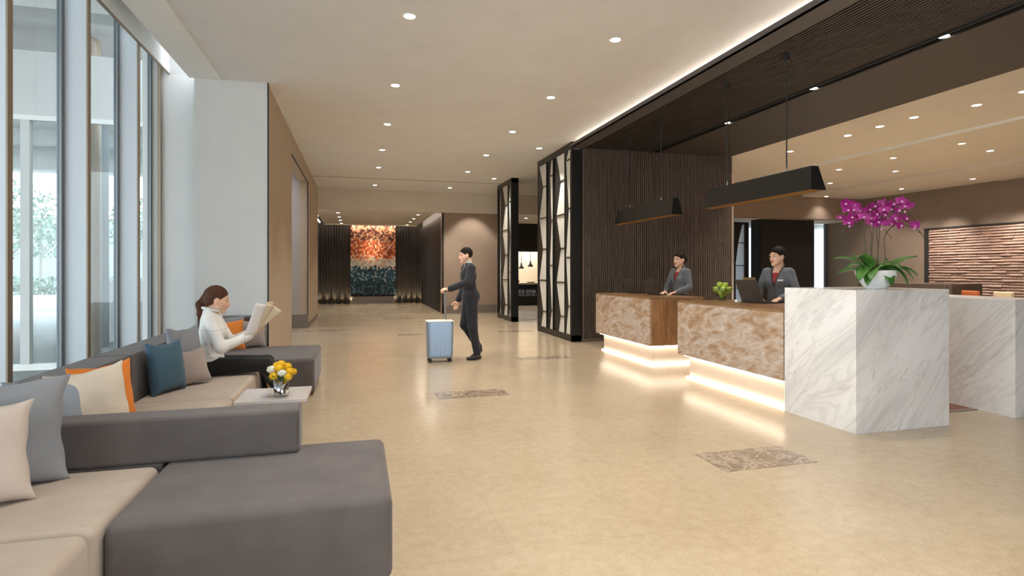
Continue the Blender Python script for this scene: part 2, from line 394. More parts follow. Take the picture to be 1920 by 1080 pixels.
# striped carpet at the counter
m = mat('striped_carpet', rgb(150,110,90), 0.95, spec=0.1); t = NT(m)
wv = t.n('ShaderNodeTexWave'); wv.bands_direction = 'Y'; wv.inputs['Scale'].default_value = 9; t.l(t.coords(), wv.inputs['Vector'])
t.color(t.ramp(wv.outputs['Fac'], [(0.3, rgb(104,72,62)), (0.5, rgb(178,140,112)), (0.7, rgb(120,86,74))]))
struct('floor_carpet', MB().box(5.4, 6.9, 4.25, 8, 0, 0.006), m)
struct('trim_12', MB().box(5.1, 16.4, 4.2, 4.25, 0, 0.008), M['base'])
# floor inlays
for k, (x0,x1,y0,y1) in enumerate([(2.47,3.24,3.37,3.76),(0.85,1.65,6.1,6.43),(2.45,3.3,8.4,8.68),(0.75,1.57,16.4,16.75),(0.84,1.69,12.25,12.5),(-1.1,-0.3,13.6,13.85),(3.1,3.9,12.3,12.6),(4.5,5.3,15.2,15.6)]):
    struct('trim_%d' % (13+k), MB().box(x0,x1,y0,y1,-0.01,0.004), M['inlay'])

# window wall on the left
for i, y in enumerate([-1.39, -0.13, 1.13, 2.39, 3.65, 4.91, 6.17, 7.43]):
    struct('trim_%d' % (30+i), MB().box(-2.635, -2.46, y, y+0.06, 0, 4.75), M['fin'])
    struct('trim_%d' % (40+i), MB().box(-2.46, -2.447, y-0.002, y+0.062, 0, 4.75), M['bronze'])
yy = [-2.65, -1.39, -0.13, 1.13, 2.39, 3.65, 4.91, 6.17, 7.43, 8.5]
for i in range(len(yy)-1):
    y0, y1 = yy[i]+(0.06), yy[i+1]
    mb = MB().box(-2.675, -2.635, y1-0.055, y1, 0, 4.75).box(-2.675, -2.635, y0, y0+0.03, 0, 4.75).box(-2.7,-2.62,y0,y1,0,0.06)
    wf = struct('window_%d' % (i+2), mb, M['framegrey'])
    MB().box(-2.665, -2.655, y0+0.03, y1-0.055, 0.06, 4.75).build('pane', M['glass'], wf)
struct('trim_50', MB().box(-2.445, -2.43, -2.6, 8.5, 4.04, 4.75), M['white'])
struct('trim_51', MB().box(-2.448, -2.425, -2.6, 8.5, 4.025, 4.045), M['bronze'])
struct('trim_52', MB().box(-2.56, -2.52, 8.44, 8.5, 0, 4.75), M['bronze'])
struct('wall_left_near', MB().box(-2.72,-2.4,-3,-2.52,0,4.85), M['offwhite'])
struct('wall_back', MB().box(-2.72, 1.2, -2.75, -2.6, 0, 4.85).box(3.4,17,-2.75,-2.6,0,4.85).box(1.2,3.4,-2.75,-2.6,2.6,4.85), M['offwhite'])  # unseen end wall; its opening is added to let frontal daylight in

# outdoors
M['pave'] = painted('grey_paving', rgb(140,140,138), 0.8, 0.08)
M['exwhite'] = painted('outdoor_white_render', rgb(205,205,203), 0.8)
M['exgrey'] = painted('outdoor_grey_render', rgb(128,134,136), 0.8)
struct('floor_terrace', MB().box(-60, -2.72, -10, 60, -0.15, -0.03), M['pave'])
struct('ceiling_porch', MB().box(-14, -2.75, -4, 19, 4.9, 5.2), M['exwhite'])
for i, y in enumerate([0, 4.2, 8.0, 12.5, 16.5]):
    struct('trim_%d' % (60+i), MB().box(-14, -2.8, y, y+0.35, 4.55, 4.9), M['exwhite'])
struct('trim_70', MB().box(-14.2,-13.9,-4,19.2,4.2,5.2).box(-14.2,-2.75,18.9,19.2,4.2,5.2), M['exwhite'])
struct('wall_porch', MB().box(-5.4, -2.75, 9.6, 9.7, 3.6, 4.55), M['exwhite'])
sc = empty('glazed_porch_screen', (-6,9.6,0), 'glazed outdoor screen with white posts seen through the left windows', 'glass screen')
MB().box(-9, -2.8, 9.57, 9.65, -0.03, 0.06).build('rail', M['white'], sc); MB().box(-9,-2.8,9.57,9.65,3.55,3.62).build('rail', M['white'], sc)
for x in (-4.62, -6.4, -8.2, -2.95):
    MB().box(x, x+0.11, 9.56, 9.66, 0.06, 3.55).build('post', M['exwhite'], sc)
MB().box(-8.9, -2.9, 9.6, 9.61, 0.06, 3.55).build('pane', M['glass'], sc)
for nm, x, y, r, m, lb in [('porch_column', -4.75, 12.2, 0.24, 'exgrey', 'round grey column under the porch roof, right of the others'), ('porch_column', -3.95, 9.95, 0.17, 'bronze', 'slim taupe column close behind the glazed porch screen')]:
    c = MB().lathe([(r,-0.03),(r,4.9)], (x,y,0), 28, cap=True).build(nm, M[m], None, smooth=False)
    tag(c, lb, 'column')
struct('wall_porch_plinth', MB().box(-5.6,-3.7,13.0,13.5,-0.03,1.2).box(-40,-3,24,24.3,-0.03,0.5), M['exwhite'])
M['bark'] = mat('grey_bark', rgb(120,112,104), 0.9)
M['leafout'] = fabric('pale_foliage', rgb(92,112,96), 0.3)
def tree(x, y, h, r, label):
    e = empty('tree', (x,y,-0.03), label, 'tree', 'trees beyond the porch')
    tb = MB(); tb.tube([(x,y,-0.03),(x+0.05,y,h*0.35),(x,y+0.05,h*0.6)], [0.09,0.07,0.05], 8)
    for k in range(6):
        a = k*1.05; tb.tube([(x,y,h*(0.35+0.04*k)),(x+r*0.6*math.cos(a),y+r*0.6*math.sin(a),h*(0.62+0.04*k))],[0.04,0.015],6)
    tb.build('trunk', M['bark'], e)
    lb = MB()
    for k in range(900):
        d = Vector(rng.normal(size=3)).normalized()*r*(rng.uniform()**0.4)
        p = Vector((x,y,h*0.66))+Vector((d.x,d.y,d.z*0.85)); s_ = rng.uniform(0.07,0.14)
        a = Vector(rng.normal(size=3)).normalized(); b = a.orthogonal().normalized()
        lb.add([p-a*s_, p+b*s_*0.5, p+a*s_, p-b*s_*0.5], [(0,1,2,3)])
    lb.build('foliage', M['leafout'], e)
tree(-13.5, 27, 5.2, 1.9, 'pale outdoor tree seen through the nearest visible window bay')
tree(-19.0, 26, 5.6, 2.0, 'outdoor tree at the far left through the window')
tree(-9.2, 29, 5.0, 1.7, 'outdoor tree seen beside the grey porch column')
tree(-16.5, 36, 6, 2.4, 'distant outdoor tree left of the porch column')
hb = MB()
for k in range(5000):
    p = Vector((rng.uniform(-34,-6), rng.uniform(30,31.2), rng.uniform(0,1.1))); s_ = rng.uniform(0.08,0.16)
    a = Vector(rng.normal(size=3)).normalized(); b = a.orthogonal().normalized()
    hb.add([p-a*s_, p+b*s_*0.5, p+a*s_, p-b*s_*0.5], [(0,1,2,3)])
tag(hb.build('hedge', M['leafout']), 'low clipped hedge far beyond the porch paving', 'hedge', kind='stuff')
struct('wall_street_building', MB().box(-60,-8,52,54,-0.03,5.5), M['exgrey'])

# ------------------------------------------------------------------ ceiling downlights
def downlight_proto(x, y, z, label, group, r=0.055):
    e = empty('downlight', (x,y,z), label, 'ceiling light', group)
    MB().lathe([(r,0.0),(r+0.014,-0.006),(r+0.02,0.0)], (x,y,z-0.001), 20).build('rim', M['white'], e, smooth=True)
    MB().lathe([(0.001,0),(r,0)], (x,y,z-0.003), 20).build('lens', M['lamp'], e)
    return e
def spot(x, y, z, power, size=1.5, blend=0.8, col=(1,0.93,0.83), tgt=None, soft=0.06, name='downlight_beam'):
    l = bpy.data.lights.new(name, 'SPOT'); l.energy = power; l.spot_size = size; l.spot_blend = blend; l.color = col; l.shadow_soft_size = soft
    o = bpy.data.objects.new(name, l); COL.objects.link(o); o.location = (x,y,z-0.02)
    if tgt: o.rotation_euler = (Vector(tgt)-o.location).to_track_quat('-Z','Y').to_euler()
    return o
LP = 250
dl0 = None
def dl(x, y, z, label, group, power=0, size=1.6):
    global dl0
    if dl0 is None: e = dl0 = downlight_proto(x,y,z,label,group)
    else:
        e = copy_tree(dl0); e.location = (x,y,z); e['label'] = label; e['group'] = group
    if power: spot(x,y,z,power,size)
for k, y in enumerate([5.65,7.81,9.93,12.07,14.15,17.1]):
    dl(0.5, y, CZ, 'round recessed downlight in the left row of the lobby ceiling, %s from the camera' % ORD[k], 'lobby ceiling left row', LP)
for k, y in enumerate([5.63,7.76,9.86,12.02,14.16,17.05]):
    dl(2.72, y, CZ, 'round recessed downlight in the middle row of the lobby ceiling, %s from the camera' % ORD[k], 'lobby ceiling middle row', LP)
for y in (3.5, 1.35, -0.8):  # unseen lamps, rows carried on over the camera to add front fill
    dl(0.5, y, CZ, 'recessed lobby downlight overhead, outside the upper frame edge, left row', 'overhead lobby lights', LP)
    dl(2.72, y, CZ, 'recessed lobby downlight overhead, outside the upper frame edge, middle row', 'overhead lobby lights', LP)
dl(3.62, 11.05, CZ, 'small downlight beside the taller latticed screen', 'lobby ceiling right row', 200)
dl(3.62, 15.03, CZ, 'small downlight beside the far latticed screen', 'lobby ceiling right row', 200)
dl(5.83, 19.3, 3.27, 'downlight seen in the gap between the latticed screens', 'low ceiling lights', 150)
for sx, nm in ((-0.61,'left'), (1.97,'right')):
    for k, y in enumerate([19.1,20.6,21.95,23.4]):
        dl(sx, y, 3.27, 'downlight in the alcove ceiling, %s row, %s from the lobby' % (nm, ORD[k]), 'alcove ceiling lights', 90)
DL = [(8.67,6.09),(8.63,5.46),(8.42,6.84),(8.4,7.42),(8.41,8.07),(8.42,9.46),(11.4,8.28),(12.65,8.62),(11.4,9.74),(11.42,11.21),(12.97,11.02),(15.44,10.94),(12.98,13.05),(15.44,12.92),(14.67,14.9)]
for k, (x, y) in enumerate(DL):
    zz = 3.80 if x < 10 or x > 14 else 3.88
    row = 'nearest the dark ceiling' if x < 10 else ('in the middle of the room' if x < 14 else 'nearest the brown wall')
    same = sorted([yy_ for (xx_, yy_) in DL if (xx_ < 10) == (x < 10) and (xx_ < 14) == (x < 14)])
    dl(x, y, zz if not (x>14 and y<11) else 3.78, 'dining ceiling downlight %s, %s counted from the front' % (row, ORD[same.index(y)]), 'dining ceiling lights', 50 if k == 14 else 260, 1.9)
for k, y in enumerate([4.38,6.09,7.88]):
    e = empty('slot_spotlight', (5.79,y,3.86), 'recessed spotlight in the black ceiling slot, %s from the camera' % ORD[k], 'ceiling light', 'slot spotlights')
    MB().lathe([(0.03,0.03),(0.05,0.03),(0.05,-0.02),(0.044,-0.02),(0.044,0.01)], (5.79,y,3.815), 20).build('housing', M['black'], e)
    MB().lathe([(0.001,0),(0.048,0)], (5.79,y,3.793), 20).build('lens', M['lamp'], e)
    spot(5.79, y, 3.79, 200, 1.3)
# wall washers
for (x,y,tx,ty,p) in [(3.6,17.2,3.6,18.2,150)]:
    spot(x,y,3.9,p,1.2,0.5,tgt=(tx,ty,1.2), name='wall_wash_beam')
spot(0.62, 23.3, 3.3, 300, 0.75, 1.0, tgt=(0.62,24.5,2.3), col=(1,0.8,0.6), name='art_beam')
for y in (6.6, 8.5, 10.4, 12.2):
    spot(15.45, y, 3.75, 260, 1.0, 1.0, tgt=(16.5,y,1.55), name='relief_beam')
spot(15.2, 14.3, 3.75, 80, 1.4, 1.0, tgt=(16.5,14.4,1.6), name='wall_wash_beam')

# ------------------------------------------------------------------ sofas
def block(name, x0,x1,y0,y1,z0,z1, m, parent, b=0.03, puff=0.0):
    o = MB().box(x0,x1,y0,y1,z0,z1).build(name, m, parent, bevel=b, seg=4)
    return o
sf = empty('sectional_sofa', (-1.0,2.6,0), 'large grey and beige sectional sofa in the foreground with dark grey chaise end', 'sofa')
block('seat', -1.88,-0.96,2.475,3.215,0.06,0.42, M['seat'], sf, 0.04)
block('seat', -1.88,-0.965,1.2,2.465,0.06,0.42, M['seat'], sf, 0.045)
block('chaise', -0.95,0.15,2.50,3.40,0.04,0.42, M['sofa'], sf, 0.045)
block('armrest', -2.1,-0.30,3.215,3.40,0.422,0.655, M['sofa'], sf, 0.02)
block('armrest_base', -2.1,-0.955,3.22,3.40,0.04,0.42, M['sofa'], sf, 0.01)
block('backrest', -2.12,-1.885,1.2,3.21,0.04,0.70, M['sofa'], sf, 0.03)
for x in (-0.85, 0.05):
    for y in (2.58, 3.3): MB().lathe([(0.02,0),(0.025,0.045)], (x,y,0), 12, cap=True).build('foot', M['blackmatte'], sf)
s2 = empty('sectional_sofa', (-1.3,5.5,0), 'long beige sectional sofa under the windows with the reading woman on it', 'sofa')
block('seat', -1.62,-0.92,3.42,4.755,0.06,0.42, M['seat'], s2, 0.04)
block('seat', -1.62,-0.92,4.765,6.62,0.06,0.42, M['seat'], s2, 0.04)
block('chaise', -1.9,-0.46,6.63,7.86,0.04,0.42, M['sofa'], s2, 0.04)
ysm = XY(249,-1.62)
block('backrest', -1.9,-1.63,3.42,ysm-0.003,0.04,0.765, M['sofa'], s2, 0.02)
block('backrest', -1.9,-1.63,ysm+0.003,6.62,0.04,0.765, M['sofa'], s2, 0.02)
block('end_backrest', -1.95,-1.165,7.88,8.12,0.04,0.81, M['sofa'], s2, 0.03)
for x in (-1.0, -0.55):
    MB().lathe([(0.02,0),(0.025,0.045)], (x,6.75,0), 12, cap=True).build('foot', M['blackmatte'], s2)

def cushion(loc, wd, ht, th, yaw, tilt, m, label, roll=0.0, group=None, seed=0):
    """loc = middle of the bottom edge; yaw: direction the front faces"""
    r = np.random.default_rng(seed+3); N = 26; vsx = []; fs = []
    ph = r.uniform(0,6,6)
    for side in (1,-1):
        for i in range(N+1):
            for j in range(N+1):
                u = -1+2*i/N; v = -1+2*j/N
                px_ = wd/2*u*(1-0.12*(1-v*v)**1.0+0.012*math.sin(9*v+ph[0])*(abs(u)**4)); pz = ht/2*v*(1-0.13*(1-u*u)**1.0+0.012*math.sin(8*u+ph[1])*(abs(v)**4))
                t_ = th/2*max(0,(1-u**2))**0.42*max(0,(1-v**2))**0.42*(1+0.08*math.sin(3*u+ph[2])*math.sin(2.5*v+ph[3])-0.1*v)
                t_ += 0.006
                vsx.append((px_, -side*t_, pz+ht/2*0.965))
        o_ = 0 if side == 1 else (N+1)**2
        for i in range(N):
            for j in range(N):
                q = (o_+i*(N+1)+j, o_+(i+1)*(N+1)+j, o_+(i+1)*(N+1)+j+1, o_+i*(N+1)+j+1)
                fs.append(q if side == 1 else q[::-1])
    K = (N+1)**2
    ring = [i*(N+1) for i in range(N+1)]+[N*(N+1)+j for j in range(1,N+1)]+[i*(N+1)+N for i in range(N-1,-1,-1)]+[j for j in range(N-1,0,-1)]
    for a, b in zip(ring, ring[1:]+ring[:1]): fs.append((a, a+K, b+K, b))
    o = MB().add(vsx, fs).build('throw_cushion', m, None, smooth=True)
    # local: front face points to -y ; yaw angle of front normal
    o.rotation_mode = 'XYZ'
    o.matrix_world = Matrix.Translation(loc) @ Matrix.Rotation(yaw+PI/2, 4, 'Z') @ Matrix.Rotation(tilt, 4, 'X') @ Matrix.Rotation(roll, 4, 'Y')
    return tag(o, label, 'cushion', group)
def D(x, y): return math.atan2(y, x)
cushion((-1.56,3.0,0.42), 0.56, 0.50, 0.15, D(.42,-.9), -0.13, M['c_bluegrey'], 'large blue-grey cushion leaning on the foreground sofa armrest', seed=1)
cushion((-1.53,2.76,0.425), 0.46, 0.43, 0.13, D(.50,-.87), -0.24, M['c_pink'], 'sand pink cushion in front of the large blue-grey one at the left frame edge', seed=2)
cushion((-1.58,3.57,0.42), 0.42, 0.41, 0.14, D(.8,-.6), -0.22, M['c_denim'], 'pale denim blue cushion just behind the foreground armrest', roll=0.06, seed=3)
cushion((-1.45,3.78,0.42), 0.44, 0.43, 0.14, D(.82,-.57), -0.18, M['c_cream'], 'cream flecked cushion between the denim blue and orange ones', roll=-0.05, seed=4)
cushion((-1.48,4.0,0.42), 0.40, 0.42, 0.11, D(.84,-.54), -0.18, M['c_orange'], 'orange cushion behind the cream cushion on the long sofa', seed=5)
cushion((-1.46,5.10,0.42), 0.36, 0.42, 0.16, D(.92,-.4), -0.14, M['c_blue'], 'petrol blue cushion against the window backrest of the long sofa', seed=6)
cushion((-1.44,5.52,0.42), 0.37, 0.50, 0.15, D(.92,-.4), -0.10, M['c_grey'], 'tall grey cushion behind the petrol blue one', seed=7)
cushion((-1.37,5.36,0.42), 0.36, 0.31, 0.14, D(.6,-.8), -0.20, M['c_taupe'], 'small taupe cushion beside the seated woman', roll=-0.12, seed=8)
cushion((-1.60,7.72,0.42), 0.46, 0.42, 0.15, D(.1,-1), -0.14, M['c_grey'], 'grey cushion at the far end behind the bright orange one', seed=9)
cushion((-1.50,7.48,0.42), 0.38, 0.38, 0.13, D(.15,-1), -0.16, M['c_orange'], 'bright orange cushion on the far chaise behind the woman', roll=-0.08, seed=10)
cushion((-1.27,7.76,0.42), 0.30, 0.36, 0.13, D(.25,-1), -0.14, M['c_taupe'], 'taupe cushion at the far chaise next to the wall corner', seed=11)

# side table and flower vase
tb = empty('side_table', (-0.6,4.66,0), 'low side table with pale grey lacquered top in front of the long sofa', 'table')
MB().box(-0.86,-0.36,4.43,4.90,0.425,0.45).build('table_top', M['tabletop'], tb, bevel=0.003)
MB().lathe([(0.02,0.02),(0.02,0.425)], (-0.6,4.66,0), 16).build('stem', M['steel'], tb, smooth=True)
MB().lathe([(0.16,0),(0.16,0.015),(0.02,0.02)], (-0.6,4.66,0), 32, cap=True).build('base', M['steel'], tb)
VX, VY, VZ = -0.555, 4.56, 0.45
fv = empty('flower_vase', (VX,VY,VZ), 'small silver vase of yellow and white flowers on the side table', 'vase')
MB().lathe([(0.052,0.018),(0.056,0.125),(0.053,0.125),(0.049,0.02),(0.0,0.02)], (VX,VY,VZ), 32).build('vase', M['chrome'], fv, smooth=True)
MB().lathe([(0.0,0.001),(0.052,0.001),(0.053,0.018),(0.0,0.018)], (VX,VY,VZ), 32).build('glass_foot', M['glass'], fv, smooth=True)
M['yellow'] = mat('yellow_petal', rgb(250,206,40), 0.6); M['whitep'] = mat('white_petal', rgb(245,243,230), 0.6)
M['leafdark'] = mat('dark_leaf', rgb(64,84,48), 0.5)
def rose(c, r, m, parent, k):
    g = np.random.default_rng(k); mb = MB(); mb.ball(c, r*0.55, 10, 7)
    for ring, (n, el, rr) in enumerate([(5,1.15,0.62),(7,0.75,0.85),(9,0.3,1.0),(9,-0.2,0.95)]):
        for i in range(n):
            a = 2*PI*(i+0.5*(ring%2)+0.1*g.uniform())/n
            d = Vector((math.cos(a)*math.cos(el), math.sin(a)*math.cos(el), math.sin(el)))
            t1 = Vector((-math.sin(a), math.cos(a), 0)); t2 = d.cross(t1)*-1
            if t2.z < 0: t2 = -t2
            C_ = Vector(c)+d*r*0.62*rr; w_ = r*0.5
            pts = [C_-t1*w_*0.6-t2*w_*0.8, C_+t1*w_*0.6-t2*w_*0.8, C_+t1*w_+d*r*0.25, C_+t1*w_*0.5+t2*w_*0.9+d*r*0.42, C_-t1*w_*0.5+t2*w_*0.9+d*r*0.42, C_-t1*w_+d*r*0.25]
            mb.add(pts, [(0,1,2,5),(5,2,3,4)])
    return mb.build('flower', m, parent, smooth=True)
fl = [(0,0,.235,'yellow'),(.04,.01,.215,'yellow'),(-.03,.03,.22,'yellow'),(.06,-.02,.18,'yellow'),(-.065,-.01,.20,'whitep'),(.012,-.05,.175,'whitep'),(-.045,-.045,.155,'yellow'),
      (.075,.03,.17,'yellow'),(.05,-.045,.145,'yellow'),(-.01,-.03,.21,'yellow'),(-.05,.05,.18,'yellow'),(.03,.06,.19,'yellow'),(.0,.07,.16,'whitep')]
for k, (a,b,h,mm) in enumerate(fl): rose((VX+a,VY+b,VZ+h), 0.034, M[mm], fv, k)
mb = MB()
for k in range(26):
    a = k*2.4; r0 = 0.03+0.02*(k%3); p = Vector((VX+r0*math.cos(a), VY+r0*math.sin(a), VZ+0.12)); d = Vector((math.cos(a), math.sin(a), 0.5+0.5*(k%2)))
    q = p+d*0.06; t1 = Vector((-math.sin(a), math.cos(a), 0))*0.014
    mb.add([p, (p+q)/2+t1, q, (p+q)/2-t1], [(0,1,2,3)])
mb.build('foliage', M['leafdark'], fv)

# ------------------------------------------------------------------ screens with lattice
def screen(y0, y1, cols, label, near_post=0.10):
    x0, x1 = 4.04, 4.24; e = empty('lattice_screen', (4.14,y0,0), label, 'screen', 'lattice screens')
    fr = MB(); H = CZ
    fr.box(x0,x1,y0,y0+0.045,0,H).box(x0,x1,y1-0.045,y1,0,H).box(x0,x1,y0,y1,H-0.13,H).box(x0,x1,y0,y1,0,0.13)
    fr.build('frame', M['black'], e, bevel=0.003)
    MB().box(x0+0.032,x1-0.01,y0+0.05,y1-0.05,0.13,H-0.13).build('core', M['black'], e)
    for k, (a, b, z_first, pitch, flip) in enumerate(cols):     # a<b in Y ; b = far side
        ps = MB().box(x0+0.0,x0+0.03,a-0.012,a,0.13,H-0.13).box(x0+0.0,x0+0.03,b,b+0.012,0.13,H-0.13)
        ps.build('upright', M['black'], e)
        MB().box(x0+0.022,x0+0.03,a,b,0.13,H-0.13).build('panel', M['frost'], e)
        z = z_first; zs = [z]
        while z-pitch > 0.13: z -= pitch; zs.append(z)
        poly = [(b,H-0.13)]; wide = b-(b-a)*0.52; nar = b-(b-a)*0.05
        cur = nar if not flip else wide; poly.append((cur, H-0.13))
        for z in zs:
            cur = wide if cur == nar else nar; poly.append((cur, z))
        poly += [((wide+nar)/2 if len(zs)%2 else nar, 0.13), (b, 0.13)]
        # dark zig-zag fin in front of the panel
        MB().prism(poly, x0+0.006, x0+0.02, 'yz').build('zigzag_fin', M['black'], e)
        for z in zs: MB().box(x0+0.001,x0+0.022,a,b,z-0.012,z+0.012).build('crossbar', M['bronze2'], e)
    return e
M['bronze2'] = mat('dark_bronze', rgb(74,62,48), 0.35, 0.7)
Yc = lambda u: XY(u, 4.04)
screen(10.30, 12.46, [(Yc(1069),Yc(1059),3.6,0.97,True),(Yc(1058),Yc(1041),3.24,0.695,False),(Yc(1036),Yc(1029),3.45,0.97,True),(Yc(1024),Yc(1009),3.28,0.70,False)],
       'tall black lattice screen with frosted panels, abutting the dark slatted wall')
screen(14.75, 16.35, [(Yc(957),Yc(953),3.3,0.97,True),(Yc(951.5),Yc(940.5),3.24,0.70,False),(Yc(939.3),Yc(936),3.3,0.97,True)],
       'narrower black lattice screen standing free, farther down the hall')
e = empty('lattice_screen', (11.9,16.0,0), 'lattice screen with bright panels in the dining area behind the receptionist', 'screen', 'lattice screens')
MB().box(11.2,11.35,15.95,16.1,0,3.0).box(12.42,12.55,15.95,16.1,0,3.0).box(11.35,12.42,15.95,16.1,2.92,3.0).build('frame', M['black'], e)
MB().box(11.35,12.42,16.02,16.03,0,2.92).build('panel', M['frostlit'], e)
MB().box(12.02,12.06,15.97,16.02,0,2.92).build('upright', M['blackmatte'], e)
for z in (0.95,1.4,1.85,2.3,2.75): MB().box(11.35,12.02,15.97,16.0,z,z+0.025).build('crossbar', M['blackmatte'], e)
for z in (0.8,1.55,2.3): MB().box(12.06,12.42,15.97,16.0,z,z+0.025).build('crossbar', M['blackmatte'], e)
MB().prism([(11.35,2.92),(11.5,2.92),(11.66,2.3),(11.5,1.85),(11.62,1.4),(11.5,0.9),(11.6,0),(11.35,0)], 15.96, 16.0, 'xz').build('zigzag_fin', M['black'], e)
MB().prism([(12.06,2.92),(12.3,2.92),(12.15,2.3),(12.06,1.7)], 15.96, 16.0, 'xz').build('zigzag_fin', M['black'], e)

# ------------------------------------------------------------------ reception desks
M['plinth'] = mat('translucent_pale_plinth', rgb(240,222,202), 0.4)
def desk(y0, y1, label):
    e = empty('reception_desk', (4.55,(y0+y1)/2,0), label, 'desk', 'reception desks')
    MB().box(4.10,4.125,y0,y1,0.295,0.975).build('front_panel', M['onyx'], e)
    MB().box(4.125,5.0,y0,y0+0.03,0.295,0.975).box(4.125,5.0,y1-0.03,y1,0.295,0.975).box(4.125,5.0,y0+0.03,y1-0.03,0.295,0.32).box(4.9,5.0,y0+0.03,y1-0.03,0.32,0.975).build('side_panel', M['woodside'], e)
    MB().box(4.10,5.02,y0,y1,0.976,1.0).build('counter_top', M['woodtop'], e, bevel=0.002)
    MB().box(4.20,4.9,y0+0.10,y1-0.13,0.0,0.295).build('plinth', M['plinth'], e)
    MB().box(4.155,4.175,y0+0.05,y1-0.06,0.275,0.294).box(4.16,4.85,y0+0.05,y0+0.07,0.275,0.294).build('led_strip', M['led'], e)
    MB().box(4.17,4.198,y0+0.08,y1-0.10,0.002,0.016).box(4.19,4.9,y0+0.07,y0+0.098,0.002,0.016).build('floor_led_strip', M['led'], e)
    return e
desk(7.37, 9.28, 'farther reception desk with mottled brown shell front and amber wood side')
desk(4.70, 6.62, 'nearer reception desk with mottled brown shell front, abutting the white marble block')
e = MB().box(4.10,5.15,3.85,4.68,0,1.23).build('marble_block', M['marble'], None, bevel=0.002)
tag(e, 'tall white veined marble block ending the reception desk, orchid bowl on top', 'counter')
e = MB().box(6.0,6.6,3.87,5.4,0,1.12).build('marble_counter', M['marble'], None, bevel=0.002)
tag(e, 'lower white marble counter at the right frame edge behind the tall block', 'counter')

# pendants
def pendant(y0, y1, rods, label):
    e = empty('linear_pendant', (4.6,(y0+y1)/2,2.235), label, 'pendant lamp', 'linear pendants')
    z0, z1 = 2.235, 2.49; b, t = 0.095, 0.045; en = 0.05; th = 0.012
    def ring(hw, ys, ye, z): return [(4.6-hw,ys,z),(4.6+hw,ys,z),(4.6+hw,ye,z),(4.6-hw,ye,z)]
    o1 = ring(b,y0,y1,z0); o2 = ring(t,y0+en,y1-en,z1); i1 = ring(b-th,y0+th,y1-th,z0); i2 = ring(t+0.02,y0+en+th,y1-en-th,z0+0.10)
    fs = [(4,5,6,7)]+[(i,(i+1)%4,(i+1)%4+4,i+4) for i in range(4)]
    fs += [(i,i+8,(i+1)%4+8,(i+1)%4) for i in range(4)]
    MB().add(o1+o2+i1, fs).build('shade', M['black'], e)
    MB().add(i1+i2, [(i,i+4,(i+1)%4+4,(i+1)%4) for i in range(4)]+[(7,6,5,4)]).build('inner_reflector', M['brass'], e)
    MB().box(4.57,4.63,y0+0.12,y1-0.12,z0+0.085,z0+0.095).build('light_strip', M['ledsoft'], e)
    for r in rods:
        MB().tube([(4.6,r,z1-0.01),(4.6,r,3.76)],0.0075,8).build('rod', M['blackmatte'], e)
        MB().lathe([(0.03,0),(0.03,-0.07),(0.008,-0.08)], (4.6,r,3.80), 16, cap=True).build('ceiling_cup', M['blackmatte'], e)
        MB().lathe([(0.012,0),(0.012,0.05),(0.006,0.055)], (4.6,r,z1), 12, cap=True).build('coupling', M['steel'], e)
pendant(4.77, 6.65, (5.22,6.26), 'long black pendant lamp nearer the camera, above the near reception desk')
pendant(7.43, 9.38, (7.9,8.95), 'long black pendant lamp over the farther reception desk')

# laptops
def laptop(x, y, label, lean=0.36, w_=0.36, h_=0.25, yaw=0.0):
    e = empty('laptop', (x,y,1.0), label, 'laptop', 'laptops on the desks')
    MB().box(x,x+0.26,y-w_/2,y+w_/2,1.001,1.016).build('base', M['blackmatte'], e, bevel=0.003)
    MB().box(x+0.03,x+0.14,y-w_/2+0.02,y+w_/2-0.02,1.016,1.018).build('keyboard', M['black'], e)
    m = Matrix.Translation((x,y,1.014)) @ Matrix.Rotation(-lean,4,'Y')
    MB().box(-0.008,0,-w_/2,w_/2,0,h_).xf(m).build('lid', M['laptoplid'], e, bevel=0.002)
    MB().box(0,0.001,-w_/2+0.012,w_/2-0.012,0.015,h_-0.012).xf(m).build('screen', M['black'], e)
    e.rotation_euler = (0,0,yaw)
M['laptoplid'] = mat('dark_brown_laptop_lid', rgb(66,60,56), 0.45)
laptop(4.66, 9.0, 'dark laptop at the far end of the farther reception desk')
laptop(4.66, 8.27, 'dark laptop the smiling receptionist types on')
laptop(4.70, 5.90, 'dark laptop on the nearer reception desk', h_=0.29, w_=0.40)
e = empty('brochure_stand', (4.88,6.28,1.0), 'small brass brochure stand behind the near laptop', 'stand')
MB().box(4.80,4.98,6.20,6.22,1.001,1.31).build('back_plate', M['brassmatte'], e)
MB().box(4.80,4.98,6.13,6.20,1.001,1.012).box(4.80,4.98,6.13,6.14,1.012,1.05).build('tray', M['brassmatte'], e)
e = MB().box(4.60,4.66,6.06,6.12,1.001,1.03).build('card_holder', M['white'], None, bevel=0.004)
tag(e, 'small white card holder at the foot of the near laptop', 'holder')

